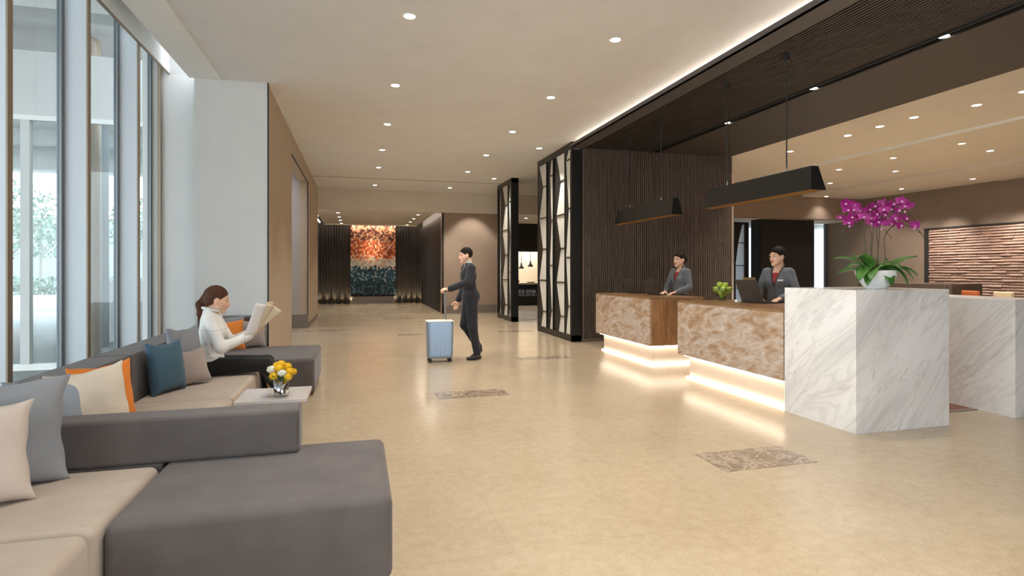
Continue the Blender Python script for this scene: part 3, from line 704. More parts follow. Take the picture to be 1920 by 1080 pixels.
# apples in glass bowl
BX, BY = 4.66, 6.45
e = empty('glass_bowl', (BX,BY,1.0), 'smoked flared glass bowl of green apples at the far end of the near desk', 'bowl')
MB().lathe([(0.0,0.004),(0.045,0.004),(0.04,0.014),(0.055,0.03),(0.105,0.11),(0.14,0.168),(0.137,0.17),(0.10,0.112),(0.05,0.034),(0.0,0.025)], (BX,BY,1.0), 36).build('bowl', M['bowlglass'], e, smooth=True)
MB().lathe([(0.0,0.001),(0.045,0.001),(0.045,0.008),(0.0,0.008)], (BX,BY,1.0), 24).build('foot', M['bowlglass'], e)
m = mat('green_apple_skin', rgb(160,186,58), 0.3); t = NT(m)
t.color(t.ramp(t.noise(t.coords(), 25, 4), [(0.3, rgb(138,168,40)), (0.7, rgb(186,204,90))])); M['apple'] = m
ap = [(0,0,.055,'at the bottom of the pile'),(-.045,-.035,.10,'low on the left'),(.045,-.035,.10,'low at the front right'),(0.0,.05,.10,'low at the back'),(-.075,.01,.135,'at the left rim'),(-.035,-.07,.14,'front left'),(.04,-.07,.14,'front right'),
      (.08,.0,.135,'at the right rim'),(.045,.055,.14,'back right'),(-.04,.06,.14,'back left'),(0,-.015,.155,'in the middle'),(-.03,.005,.20,'on top, left'),(.035,-.01,.195,'on top, right')]
a0 = None
for k, (x,y,z,lb) in enumerate(ap):
    p = (BX+x*1.15,BY+y*1.15,1.012+z)
    if a0 is None:
        a0 = empty('green_apple', p, None, 'apple', 'green apples in the glass bowl')
        pr = [(0.0,-0.030),(0.014,-0.034),(0.028,-0.026),(0.036,-0.005),(0.037,0.012),(0.030,0.028),(0.016,0.034),(0.006,0.030),(0.0,0.023)]
        MB().lathe(pr, p, 20).build('flesh', M['apple'], a0, smooth=True)
        MB().tube([(p[0],p[1],p[2]+0.02),(p[0]+0.003,p[1],p[2]+0.042)],0.0015,6).build('stalk', M['bark'], a0)
        a = a0
    else: a = copy_tree(a0); a.location = p
    a['label'] = 'green apple in the glass bowl, '+lb; a.rotation_euler = (rng.uniform(-.4,.4), rng.uniform(-.4,.4), rng.uniform(0,6))

# ------------------------------------------------------------------ orchid
OX, OY, OZ = 4.62, 4.12, 1.23
oc = empty('potted_orchid', (OX,OY,OZ), 'magenta orchid with arching stems in a white ribbed bowl on the marble block', 'plant')
prof = [(0.0,0.001),(0.088,0.001)]
for k in range(31):
    s_ = k/30; prof.append((0.088+0.085*math.sin(s_*1.45)+(0.0016 if k%3 else -0.0012), 0.004+0.165*s_))
prof += [(0.168,0.171),(0.160,0.165),(0.13,0.09),(0.0,0.08)]
M['ceramic'] = mat('white_ribbed_ceramic', rgb(232,232,230), 0.3)
MB().lathe(prof, (OX,OY,OZ), 56).build('bowl', M['ceramic'], oc, smooth=True)
MB().lathe([(0.0,0.14),(0.152,0.135)], (OX,OY,OZ), 32).build('moss', M['leafdark'], oc, smooth=True)
m = mat('orchid_leaf', rgb(70,110,48), 0.32); t = NT(m)
t.color(t.ramp(t.noise(t.coords(), 9, 3), [(0.3, rgb(46,84,36)), (0.7, rgb(92,138,58))])); M['oleaf'] = m
m = mat('magenta_petal', rgb(190,30,140), 0.5); t = NT(m)
t.color(t.ramp(t.noise(t.coords(), 30, 3), [(0.3, rgb(140,16,92)), (0.7, rgb(184,44,150))])); M['petal'] = m
M['lip'] = mat('orchid_lip', rgb(236,170,220), 0.5); M['ostem'] = mat('orchid_stem', rgb(82,70,52), 0.5)
R_ = Vector((CS,-SN,0)); FW = Vector((SN,CS,0)); UP = Vector((0,0,1))   # the bowl's display side faces the lobby
def leaf(base, d, L, W_, droop, lift=0.3):
    mb = MB(); d = Vector(d); d.z = 0; d.normalize(); side = d.cross(UP); N = 12; vsx = []; W_ = W_*1.35
    for i in range(N+1):
        s_ = i/N; wdt = W_*(math.sin(PI*min(1,(s_*0.94+0.06)))**0.55)*(1 if s_ < 0.97 else 0.35)
        c = Vector(base)+d*L*(s_*(1-0.25*droop*s_))+UP*L*(lift*math.sin(s_*1.9)-droop*s_*s_)
        for q in (-1,-0.5,0,0.5,1): vsx.append(c+side*wdt*q+UP*abs(q)*wdt*0.35)
    fs = [(i*5+k, i*5+k+1, (i+1)*5+k+1, (i+1)*5+k) for i in range(N) for k in range(4)]
    return mb.add(vsx, fs).build('leaf', M['oleaf'], oc, smooth=True, solid=0.004)
bc = Vector((OX,OY,OZ+0.15))
for (rx, fy, L, W_, dr, lf) in [(-1,-.1,.34,.05,.15,.12),(-.8,-.5,.30,.05,.55,.30),(-.7,-.8,.26,.045,.60,.35),(-.85,-.75,.24,.040,.80,.30),(.15,-1,.17,.05,1.0,.30),(.75,-.9,.24,.040,.75,.3),(.9,-.4,.30,.05,.35,.25),(1,.1,.36,.05,-.15,.28),
                                (.75,-.6,.27,.045,.55,.35),(-.9,.3,.30,.045,.0,.45),(.5,.8,.28,.045,.2,.4),(-.3,.9,.28,.045,.3,.4),(.3,-.6,.20,.05,.3,.45),(-.55,-.2,.25,.05,.1,.65)]:
    leaf(bc+R_*rx*0.05+FW*fy*0.05, R_*rx+FW*fy, L, W_, dr, lf)
def oflower(c, nrm, s_):
    nrm = Vector(nrm).normalized(); u_ = nrm.cross(UP).normalized(); v_ = u_.cross(nrm)
    rot = rng.uniform(-.25,.25); mb = MB()
    for (ang, L, W_, back) in [(90,1,.55,.0),(210,1,.5,.0),(330,1,.5,.0),(15,1.08,.85,.12),(165,1.08,.85,.12)]:
        a = math.radians(ang)+rot; d = u_*math.cos(a)+v_*math.sin(a); e_ = u_*-math.sin(a)+v_*math.cos(a)
        pts = []; n0 = len(mb.v)
        for i in range(5):
            q = i/4; wd = W_*s_*0.5*math.sin(PI*(0.12+0.80*q))
            ctr = Vector(c)+d*s_*L*q*0.95+nrm*(back*s_*0.3-s_*0.12*q*q)
            pts += [ctr-e_*wd, ctr+nrm*s_*0.06, ctr+e_*wd]
        mb.add(pts, [(i*3+k,i*3+k+1,(i+1)*3+k+1,(i+1)*3+k) for i in range(4) for k in range(2)])
    f_ = mb.build('flower', M['petal'], oc, smooth=True)
    lp = MB().ball(Vector(c)+nrm*s_*0.18-v_*s_*0.12, s_*0.2, 8, 6).build('lip', M['lip'], f_, smooth=True)
    return f_
stems = [(-.10,.0,-.28,.0,.46),(-.06,-.03,-.22,-.02,.40),(-.02,.02,.10,.0,.45),(.01,-.02,.24,-.03,.44),(.03,.03,-.02,.05,.47),(.07,-.01,.30,.0,.38)]
targets = [(-.245,.0,.76),(-.225,-.03,.62),(-.0,.02,.72),(.215,-.02,.755),(.03,.03,.60),(.30,-.01,.60)]
for k, ((bx,by,_,_,hh),(tx,ty,tz)) in enumerate(zip(stems, targets)):
    sgn = -1 if tx < -0.1 else 1
    pts = []
    for i in range(17):
        q = i/16; h = 0.12+(tz-0.12)*math.sin(min(1,q*1.25)*PI/2)
        lat = bx+(tx-bx)*(max(0,q-0.35)/0.65)**1.5+0.008*math.sin(q*14+k)
        if q > 0.8: h = tz-(q-0.8)*0.12; 
        pts.append(bc-UP*0.15+R_*lat+FW*(by+(ty-by)*q)+UP*h)
    tail = pts[-1]
    for i in range(1,4): pts.append(tail+R_*sgn*0.045*i-UP*0.018*i*i*0.6)
    MB().tube(pts, [0.0045]*12+[0.003]*(len(pts)-12), 7).build('stem', M['ostem'], oc, smooth=True)
    for i in (1,2,3): 
        bud = pts[-4+i]-UP*0.01
        MB().ball(bud, 0.011-0.002*i, 8, 6, sc=(1,1,1.3)).build('bud', M['lip'] if i == 1 else M['ostem'], oc, smooth=True)
# flower clusters
cl = [(-.29,.78),(-.235,.80),(-.18,.775),(-.27,.72),(-.21,.73),(-.15,.72),(-.30,.655),(-.245,.66),(-.19,.655),(-.14,.66),(-.27,.61),
      (-.06,.74),(-.01,.77),(.04,.73),(-.03,.69),(.02,.67),(.07,.68),(-.08,.65),(.0,.62),(.05,.61),(-.04,.60),(.09,.63),
      (.09,.80),(.14,.77),(.19,.80),(.23,.765),(.11,.73),(.17,.72),(.28,.775),(.20,.66),(.26,.64),(.15,.61),(.22,.59),(.31,.65),(.37,.61),(.34,.585)]
for (a,h) in cl:
    s_ = 0.055 if abs(a) < 0.3 else 0.042
    oflower(Vector((OX,OY,OZ))+R_*a+FW*rng.uniform(-.07,.05)+UP*(h+rng.uniform(-.01,.01)), -FW+R_*rng.uniform(-.6,.6)+UP*rng.uniform(-.2,.5), s_)
mb = MB()
for k in range(60):
    p = bc+R_*rng.uniform(-.09,.12)+FW*rng.uniform(-.08,.08)+UP*rng.uniform(-.01,.14); a = Vector(rng.normal(size=3)).normalized()*0.022; b = a.orthogonal()*0.45
    mb.add([p-a,p+b,p+a,p-b],[(0,1,2,3)])
for (x1,z1) in ((.20,.02),(.27,-.04),(-.22,.10)):
    mb.tube([bc, bc+R_*x1*.5+UP*(.10+z1), bc+R_*x1-FW*0.1+UP*z1], 0.002, 5)
mb.build('filler_greenery', M['oleaf'], oc)

# ------------------------------------------------------------------ art, uplights
m = mat('woven_tile_colours', (1,1,1,1), 0.55); t = NT(m)
at = t.n('ShaderNodeVertexColor'); at.layer_name = 'Col'; t.color(at.outputs['Color'])
ax0, ax1, az0, az1 = -0.27, 1.57, 0.36, 3.30
mb = MB(); nx, nz = 28, 40; pal_t = [rgb(104,58,48), rgb(196,128,92), rgb(222,180,146), rgb(84,50,46), rgb(206,146,110)]
pal_o = [rgb(224,110,56), rgb(240,160,104), rgb(196,84,48), rgb(248,206,166), rgb(160,66,44)]
pal_m = [rgb(236,214,190), rgb(206,206,196), rgb(238,180,140), rgb(170,180,178), rgb(226,196,166)]
pal_b = [rgb(34,66,82), rgb(46,88,106), rgb(26,48,62), rgb(150,166,164), rgb(60,104,120)]
pal_d = [rgb(24,48,62), rgb(34,66,80), rgb(20,38,50), rgb(74,110,120), rgb(30,56,68)]
for i in range(nx):
    for j in range(nz):
        hz = 1-(j+0.5)/nz+rng.uniform(-.035,.035)
        pal = pal_t if hz < .22 else pal_o if hz < .48 else pal_m if hz < .60 else pal_b if hz < .80 else pal_d
        c = pal[int(rng.integers(0, 5 if hz < .78 else 5))]
        xx = ax0+(ax1-ax0)*i/nx; zz = az0+(az1-az0)*(j+(0.5 if i%2 else 0))/(nz+0.5); dp = 0.02+0.03*rng.uniform()
        w2, h2 = (ax1-ax0)/nx*0.96, (az1-az0)/nz*0.97
        mb.box(xx, xx+w2, 24.5-dp, 24.5, zz, zz+h2, c)
e = empty('woven_wall_art', (0.65,24.5,0.3), 'tall wall artwork of small tiles fading from orange to deep blue in the alcove', 'wall art')
mb.build('tiles', m, e)
MB().box(ax0,ax1,24.5,24.54,0.30,3.34).build('backing', M['slatback'], e)
struct('trim_80', MB().box(-0.27,1.57,24.45,24.55,0,0.30), M['base'])
u0 = None
for k, x in enumerate([-1.5,-1.2,-0.9,-0.6,-0.3]+[1.62,1.87,2.12,2.37,2.62]):
    p = (x,24.40,0)
    if u0 is None:
        u0 = empty('floor_uplight', p, None, 'floor light', 'alcove floor uplights')
        MB().lathe([(0.028,0.0),(0.028,0.03),(0.02,0.03)], p, 14).build('housing', M['brass'], u0)
        MB().lathe([(0.0,0.025),(0.022,0.025)], p, 14).build('lens', M['ledup'], u0); u = u0
    else: u = copy_tree(u0); u.location = p
    side = 'left' if k < 5 else 'right'
    u['label'] = 'small floor uplight %s of the artwork, %s from the %s side' % (side, ['first','second','third','fourth','fifth'][k%5], 'left')
    spot(x, 24.41, 0.06, 45, 1.0, 0.9, col=(1,.8,.5), tgt=(x,24.5,0.5), soft=0.01, name='uplight_beam')

# ------------------------------------------------------------------ kitchen pass
struct('wall_kitchen', MB().box(4.9,9,21.6,21.75,2.15,3.27).box(4.9,5.3,21.6,21.75,0,2.15).box(7.8,8.9,21.6,21.75,0,2.15)
       , M['blackmatte'])
struct('wall_kitchen_base', MB().box(5.3,7.8,21.6,22.5,0.0,0.38), M['blackmatte'])
struct('wall_kitchen_shelf', MB().box(5.3,7.8,21.6,22.5,0.76,0.83), M['blackmatte'])
struct('ceiling_kitchen', MB().box(4.9,9,21.75,23,2.62,2.66), M['blackmatte'])
struct('wall_kitchen_back', MB().box(4.9,9,22.9,23.0,0,2.65).box(5.3,7.8,21.62,22.9,0.83,0.90), M['ceiling_warm'])
struct('wall_kitchen_niche', MB().box(5.3,7.8,22.45,22.5,0.38,0.76), M['slatback'])
l = bpy.data.lights.new('kitchen_lamp', 'AREA'); l.energy = 60; l.size = 2.2; l.size_y = 0.5; l.shape = 'RECTANGLE'; l.color = (1,0.86,0.68)
o = bpy.data.objects.new('kitchen_lamp', l); COL.objects.link(o); o.location = (6.6,22.4,2.55)
for k, (x, z) in enumerate([(6.47,1.50),(6.86,1.58)]):
    e = empty('heat_lamp', (x,22.1,z), 'black dome heat lamp over the kitchen pass, %s' % ['left one','right one'][k], 'heat lamp', 'heat lamps over the pass')
    MB().lathe([(0.11,-0.03),(0.10,0.03),(0.05,0.08),(0.03,0.20),(0.0,0.21)], (x,22.1,z), 20).build('shade', M['blackmatte'], e, smooth=True)
    MB().tube([(x,22.1,z+0.2),(x+0.01,22.1,z+0.35),(x-0.01,22.1,z+0.45),(x,22.1,2.6)],0.012,6).build('cable', M['blackmatte'], e)
e = MB().lathe([(0,0),(0.12,0.0),(0.2,0.025),(0.19,0.03),(0.0,0.01)], (6.85,22.0,0.90), 24).build('serving_platter', M['blackmatte'], None, smooth=True); tag(e,'dark platter on the kitchen pass under the right heat lamp','platter')
e = MB().lathe([(0,0),(0.10,0.0),(0.13,0.09),(0.12,0.09),(0,0.02)], (6.24,22.0,0.90), 24).build('serving_bowl', mat('red_glaze', rgb(196,60,44), 0.4), None, smooth=True); tag(e,'red bowl at the left end of the kitchen pass','bowl')
for k, x in enumerate([6.16,6.38,6.70,6.90]):
    e = empty('steel_pot', (x,21.9,0.38), ['small steel pot at the left end of the niche under the kitchen pass','wide steel pot second from the left in the niche','steel pot third from the left in the niche','narrow steel pot at the right end of the niche'][k], 'pot', 'steel pots under the pass')
    r = [0.07,0.12,0.08,0.07][k]
    MB().lathe([(0,0.0),(r,0.0),(r,0.22),(r-0.01,0.22),(r-0.01,0.01),(0,0.01)], (x,21.9,0.381), 24).build('body', M['steel'], e, smooth=False)
    MB().tube([(x+r,21.9,0.55),(x+r+0.04,21.9,0.55),(x+r+0.04,21.9,0.50),(x+r,21.9,0.50)],0.008,6).build('handle', M['steel'], e)
l = bpy.data.lights.new('niche_lamp', 'AREA'); l.energy = 8; l.size = 2; l.size_y = 0.2; l.shape = 'RECTANGLE'
o = bpy.data.objects.new('niche_lamp', l); COL.objects.link(o); o.location = (6.5,21.85,0.75)

# ------------------------------------------------------------------ dining furniture
M['leather'] = mat('dark_brown_leather', rgb(86,72,62), 0.5); M['orangel'] = mat('rust_leather', rgb(180,96,54), 0.5); M['creaml'] = mat('cream_leather', rgb(220,204,168), 0.5)
e = empty('banquette', (14.3,11.4,0), 'dark brown banquette in the dining area behind the orchid bowl', 'banquette')
MB().box(14.01,14.8,10.41,12.9,0.0,0.45).build('seat', M['leather'], e, bevel=0.03)
MB().box(13.8,14.8,10.25,10.4,0.0,1.08).box(13.8,14.0,10.4,12.9,0.0,1.08).build('backrest', M['leather'], e, bevel=0.03)
def chair(x, y, yaw, m, label):
    e = empty('dining_chair', (0,0,0), label, 'chair', 'dining chairs')
    MB().box(-.23,.23,-.23,.23,0.42,0.48).build('seat', m, e, bevel=0.02)
    MB().box(-.24,.24,-.26,-.20,0.50,0.98).build('backrest', m, e, bevel=0.02)
    for sx in (-.2,.2):
        for sy in (-.2,.2): MB().tube([(sx,sy,0.0),(sx*0.95,sy*0.95,0.42)],[0.012,0.018],8).build('leg', M['bark'], e)
        MB().box(sx-.015,sx+.015,-.25,-.22,0.42,0.55).build('back_post', M['bark'], e)
    e.location = (x,y,0); e.rotation_euler = (0,0,yaw)
chair(12.0, 8.78, 1.2, M['orangel'], 'rust orange dining chair back showing above the marble counter')
chair(12.0, 8.16, 1.2, M['creaml'], 'cream dining chair right of the rust orange one')
chair(11.9, 7.54, 1.25, M['creaml'], 'cream dining chair cut by the right frame edge')
chair(13.3, 8.45, 1.2, M['creaml'], 'cream dining chair farther back near the relief wall')

# ------------------------------------------------------------------ people (smooth blended bodies)
V3 = lambda *a: np.array(a, dtype=np.float32)
def rc(a, b, r1, r2): return ('rc', V3(*a), V3(*b), r1, r2)
def el(c, r, rot=None): return ('el', V3(*c), V3(*r), rot)
def d_prim(P, p):
    if p[0] == 'rc':
        a, b, r1, r2 = p[1:]; ab = b-a; L = float(ab@ab)+1e-9
        t = np.clip(((P-a)@ab)/L, 0, 1)
        return np.linalg.norm(P-a-t[...,None]*ab, axis=-1)-(r1+(r2-r1)*t)
    c, r, rot = p[1:]; q = P-c
    if rot is not None: q = q@rot
    k0 = np.linalg.norm(q/r, axis=-1); k1 = np.linalg.norm(q/(r*r), axis=-1)+1e-9
    return k0*(k0-1)/k1
def smin(a, b, k):
    h = np.clip(0.5+0.5*(b-a)/k, 0, 1); return b*(1-h)+a*h-k*h*(1-h)
def bounds(prims, pad):
    lo = np.full(3, 9.); hi = np.full(3, -9.)
    for p in prims:
        if p[0] == 'rc':
            for c, r in ((p[1],p[3]),(p[2],p[4])): lo = np.minimum(lo, c-r); hi = np.maximum(hi, c+r)
        else: r = float(max(p[2])); lo = np.minimum(lo, p[1]-r); hi = np.maximum(hi, p[1]+r)
    return lo-pad, hi+pad
def sdf_mesh(prims, h, k, fn=None):
    lo, hi = bounds(prims, 3*h); n = np.ceil((hi-lo)/h).astype(int)+1
    ax = [lo[i]+h*np.arange(n[i], dtype=np.float32) for i in range(3)]
    P = np.stack(np.meshgrid(*ax, indexing='ij'), -1).astype(np.float32)
    f = np.full(P.shape[:3], 1.0, dtype=np.float32)
    for p in prims:
        l2, h2 = bounds([p], k*1.3+2*h)
        i0 = np.clip(np.floor((l2-lo)/h).astype(int), 0, n-1); i1 = np.clip(np.ceil((h2-lo)/h).astype(int)+1, 1, n)
        sl = tuple(slice(i0[q], i1[q]) for q in range(3))
        f[sl] = smin(f[sl], d_prim(P[sl], p), k)
    if fn is not None: f = fn(P, f)
    ins = f < 0; C = [(i,j,l) for i in (0,1) for j in (0,1) for l in (0,1)]; m = n-1
    S = lambda A, o: A[o[0]:o[0]+m[0], o[1]:o[1]+m[1], o[2]:o[2]+m[2]]
    cnt = sum(S(ins, c).astype(np.int8) for c in C); act = (cnt > 0) & (cnt < 8)
    acc = np.zeros(tuple(m)+(3,), np.float32); num = np.zeros(tuple(m), np.float32)
    for c in C:
        for a in range(3):
            if c[a] == 0:
                d = list(c); d[a] = 1; f0 = S(f, c); f1 = S(f, d); cr = (f0 < 0) != (f1 < 0)
                t = np.where(cr, f0/(f0-f1+1e-12), 0)
                for q in range(3): acc[...,q] += np.where(cr, c[q]+(t if q == a else 0), 0)
                num += cr
    ids = -np.ones(tuple(m), int); I = np.argwhere(act); ids[act] = np.arange(len(I))
    vs_ = lo+h*(I+acc[act]/num[act][:,None])
    fs = []
    for a in range(3):
        b, c = (a+1)%3, (a+2)%3
        sl0 = [slice(1, m[q]) for q in range(3)]; sl0[a] = slice(0, m[a]); sl1 = list(sl0); sl1[a] = slice(1, m[a]+1)
        s0 = ins[tuple(sl0)]; s1 = ins[tuple(sl1)]
        for sel, flip in (((s0 & ~s1), False), ((~s0 & s1), True)):
            E = np.argwhere(sel); 
            for q in range(3):
                if q != a: E[:,q] += 1
            def g(db, dc):
                K_ = E.copy(); K_[:,b] += db; K_[:,c] += dc; return ids[K_[:,0],K_[:,1],K_[:,2]]
            Q = np.stack([g(-1,-1), g(0,-1), g(0,0), g(-1,0)], 1)
            if flip: Q = Q[:,::-1]
            fs.append(Q)
    return vs_, np.concatenate(fs)
def link_mesh(name, parts, mats, parent, paint=None):
    vs_ = []; fs = []; o_ = 0
    for v, f_ in parts: vs_.append(v); fs.append(f_+o_); o_ += len(v)
    vs_ = np.concatenate(vs_); fs = np.concatenate(fs)
    me = bpy.data.meshes.new(name); me.from_pydata(vs_.tolist(), [], fs.tolist())
    for q in mats: me.materials.append(q)
    me.polygons.foreach_set('use_smooth', [True]*len(me.polygons))
    if paint is not None:
        cen = vs_[fs].mean(1); me.polygons.foreach_set('material_index', paint(cen).astype(np.int32))
    me.update()
    o = bpy.data.objects.new(name, me); COL.objects.link(o); o.parent = parent; return o
def rotz(a): c, s = math.cos(a), math.sin(a); return np.array([[c,-s,0],[s,c,0],[0,0,1]], np.float32)
def roty(a): c, s = math.cos(a), math.sin(a); return np.array([[c,0,s],[0,1,0],[-s,0,c]], np.float32)
def T(mesh, R, t): return (mesh[0]@R.T+np.array(t, np.float32), mesh[1])

def head_mesh(female=True):
    j = 0.0 if female else 0.006
    pr = [el((-.014,0,.032),(.096,.076,.090)), el((.030,0,-.015),(.062,.062,.078)),
          rc((.030,.028,-.055),(.062,.010,-.092),.036,.020+j), rc((.030,-.028,-.055),(.062,-.010,-.092),.036,.020+j),
          rc((.03,.045,-.02),(.05,.035,-.02),.030,.024), rc((.03,-.045,-.02),(.05,-.035,-.02),.030,.024),
          rc((-.03,0,-.05),(-.045,0,-.17),.046+j,.050+j), rc((.0,0,-.09),(-.03,0,-.17),.036,.048+j)]
    fine = [rc((.086,0,.012),(.104,0,-.026),.007,.0115), el((.094,.011,-.030),(.010,.008,.007)), el((.094,-.011,-.030),(.010,.008,.007)),
            el((.080,0,-.052),(.013,.024,.0065)), el((.079,0,-.062),(.012,.020,.0065)), el((.07,0,-.098),(.016,.016,.012)),
            rc((.072,.018,.028),(.060,.048,.026),.010,.010), rc((.072,-.018,.028),(.060,-.048,.026),.010,.010),
            el((-.004,.077,-.008),(.020,.009,.031)), el((-.004,-.077,-.008),(.020,.009,.031))]
    def fn(P, f):
        for p in fine: f = smin(f, d_prim(P, p), 0.010)
        for s in (1,-1):
            e = d_prim(P, el((.092,.032*s,.006),(.020,.018,.012))); f = -smin(-f, e, 0.010) if False else np.maximum(f, -e-0.004)
        for s in (1,-1): f = smin(f, d_prim(P, el((.066,.031*s,.005),(.017,.016,.012))), 0.004)
        return f
    return sdf_mesh(pr+fine, 0.0035, 0.022, fn)
def head_paint(c):
    """0 skin 1 lips 2 eye white 3 iris/lash 4 brow"""
    x, y, z = c[:,0], np.abs(c[:,1]), c[:,2]; o = np.zeros(len(c))
    o[(x > .070) & (y < .024*(1-((z+.057)/.012)**2).clip(0,1)**0.5) & (abs(z+.057) < .011)] = 1
    ex = (y-.031)/.0155; ez = (z-.005)/.0062
    o[(x > .05) & (ex**2+ez**2 < 1)] = 2
    o[(x > .05) & (((y-.030)/.0062)**2+((z-.005)/.0066)**2 < 1)] = 3
    o[(x > .05) & (ex**2+((z-.0105)/.003)**2 < 1.3)] = 3
    o[(x > .045) & (y > .014) & (y < .050) & (abs(z-(.027+.004*np.sin((y-.014)*80))) < .0032)] = 4
    return o
def hand_mesh(wrist, d, palm, side, curl=0.3, size=1.0, spread=0.1, thumb=0.5):
    """d = finger direction, palm = palm normal, side = towards the thumb"""
    d = np.array(d, float); d /= np.linalg.norm(d); pn = np.array(palm, float); pn -= d*(pn@d); pn /= np.linalg.norm(pn)
    sd = np.array(side, float); sd -= d*(sd@d)+pn*(sd@pn); sd /= np.linalg.norm(sd); w_ = np.array(wrist, float); z = size
    pr = [rc(w_, w_+d*.03*z, .022*z, .022*z)]
    for i, (o_, L, r) in enumerate([(.028,.070,.0085),(.009,.078,.0088),(-.010,.072,.0084),(-.028,.058,.0075)]):
        kn = w_+d*(.085-.005*abs(i-1))*z+sd*o_*z
        pr.append(rc(w_+d*.015*z+sd*o_*.55*z, kn, .013*z, .0105*z))
        p = kn; a = curl*0.7; dirn = d+sd*(o_*spread*12)
        dirn /= np.linalg.norm(dirn)
        for s, fr in enumerate((.45,.31,.24)):
            q = p+(dirn*math.cos(a)+pn*math.sin(a))*L*fr*z
            pr.append(rc(p, q, r*z*(1-.08*s), r*z*(.92-.09*s))); p = q; a += curl*1.1
    p = w_+d*.022*z+sd*.022*z
    for L, r, (cd, cs, cp) in ((.042,.013,(.55,.75,.35*thumb*2)), (.032,.0105,(.75,.5,.4*thumb*2)), (.026,.009,(.9,.15,.5*thumb*2))):
        v = d*cd+sd*cs+pn*cp; v /= np.linalg.norm(v); q = p+v*L*z
        pr.append(rc(p, q, r*z, r*.9*z)); p = q
    return sdf_mesh([(a[0], a[1].astype(np.float32), a[2].astype(np.float32), a[3], a[4]) for a in pr], 0.003, 0.007)
M['skin'] = mat('warm_skin', rgb(228,182,154), 0.5); M['skin'].node_tree.nodes['Principled BSDF'].inputs['Subsurface Weight'].default_value = 0.08
M['lips'] = mat('lip_colour', rgb(186,84,80), 0.45); M['eyew'] = mat('eye_white', rgb(225,220,215), 0.3)
M['iris'] = mat('dark_iris', rgb(34,24,20), 0.25); M['brow'] = mat('dark_brow', rgb(74,54,44), 0.8)
HM = [M['skin'], M['lips'], M['eyew'], M['iris'], M['brow']]
def hair_mat(name, c):
    m = mat(name, c, 0.7, spec=0.15); t = NT(m); n = t.noise(t.coords((1,1,0.12)), 160, 3)
    t.color(t.ramp(n, [(0.3, tuple(x*0.6 for x in c[:3])+(1,)), (0.7, tuple(x*1.5 for x in c[:3])+(1,))])); t.bump(n, 0.4, 0.003); return m
M['hairblack'] = hair_mat('black_hair', rgb(36,28,25)); M['hairbrown'] = hair_mat('brown_hair', rgb(82,54,40))
def hair_mesh(style):
    pr = [el((-.020,0,.038),(.107,.086,.102)), el((-.035,0,-.012),(.085,.078,.07))] if style != 'short' else [el((-.018,0,.036),(.103,.083,.098))]
    if style == 'bun': pr += [el((-.132,0,.012),(.040,.048,.042)), rc((-.07,0,.02),(-.11,0,.0),.055,.03)]
    if style == 'pony': pr += [rc((-.08,0,.03),(-.115,0,.0),.05,.024), rc((-.118,0,.005),(-.138,.0,-.06),.020,.033), rc((-.138,0,-.06),(-.118,0,-.15),.033,.026), rc((-.118,0,-.15),(-.115,0,-.215),.026,.006)]
    if style == 'long': pr += [rc((-.06,0,-.02),(-.085,0,-.10),.062,.045)]
    def fn(P, f):
        x, y, z = P[...,0], P[...,1], P[...,2]
        face = d_prim(P, el((.118,-.010 if style != 'short' else 0,-.026),(.084,.064,.104)))
        f = np.maximum(f, -face)
        low = (-.040-z)+0.55*(x+.02) if style != 'none' else (-.05-z)
        low2 = np.maximum(x+0.005, 0)*0+(-.055+(x+.05)*0.9-z)
        cutm = np.maximum(x-0.012, -(z-.012))      # sideburn area in front of the ears
        f2 = np.maximum(f, low2) if style not in ('pony','long') else np.where(x < -.10, f, np.maximum(f, low2))
        ear = d_prim(P, el((.002,.085,-.012),(.026,.03,.034))); ear2 = d_prim(P, el((.002,-.085,-.012),(.026,.03,.034)))
        return np.maximum(np.maximum(f2, -ear), -ear2)
    return sdf_mesh(pr, 0.004, 0.02, fn)

def arm(sh, elb, wr, fem=True, infl=0.0):
    a, b, c = (.044,.036,.025) if fem else (.054,.044,.030)
    return [rc(sh, elb, a+infl, b+infl), rc(elb, wr, b+infl, c+infl*1.2)]
def torso(fem, z0=0.0, infl=0.0, lean=0.0):
    """standing torso, hips at z0+.93"""
    s = 1.0 if fem else 1.12; i = infl
    L = lambda x, y, z: (x+lean*(z-.93), y, z0+z)
    sw = .124*s
    pr = [el(L(-.005,0,.94),(.105*s+i,.150*s+i,.13)), el(L(0,0,1.08),(.085*s+i,.115*s+i,.14)), el(L(.0,0,1.25),(.098*s+i,.135*s+i,.17)),
          rc(L(-.012,-sw,1.375),L(-.012,sw,1.375),.046*s+i,.046*s+i), rc(L(-.02,0,1.36),L(-.02,0,1.43),.075+i,.052+i*.5)]
    if fem: pr += [el(L(.062,.055,1.245),(.052+i*.5,.055,.055)), el(L(.062,-.055,1.245),(.052+i*.5,.055,.055))]
    return pr
def legs(fem, hips, knees, ankles, infl=0.0):
    pr = []
    a, b, c = (.080,.055,.038) if fem else (.085,.062,.042)
    for h_, k_, n_ in zip(hips, knees, ankles): pr += [rc(h_, k_, a+infl, b+infl), rc(k_, n_, b-.003+infl, c+infl)]
    return pr
def shoe(ank, yaw, fem):
    c, s = math.cos(yaw), math.sin(yaw); x, y, z = ank; f0 = z-.075
    return [rc((x-.035*c,y-.035*s,f0+.038),(x+.03*c,y+.03*s,f0+.042),.034,.036), rc((x+.03*c,y+.03*s,f0+.036),(x+.15*c,y+.15*s,f0+.026),.036,.027)]

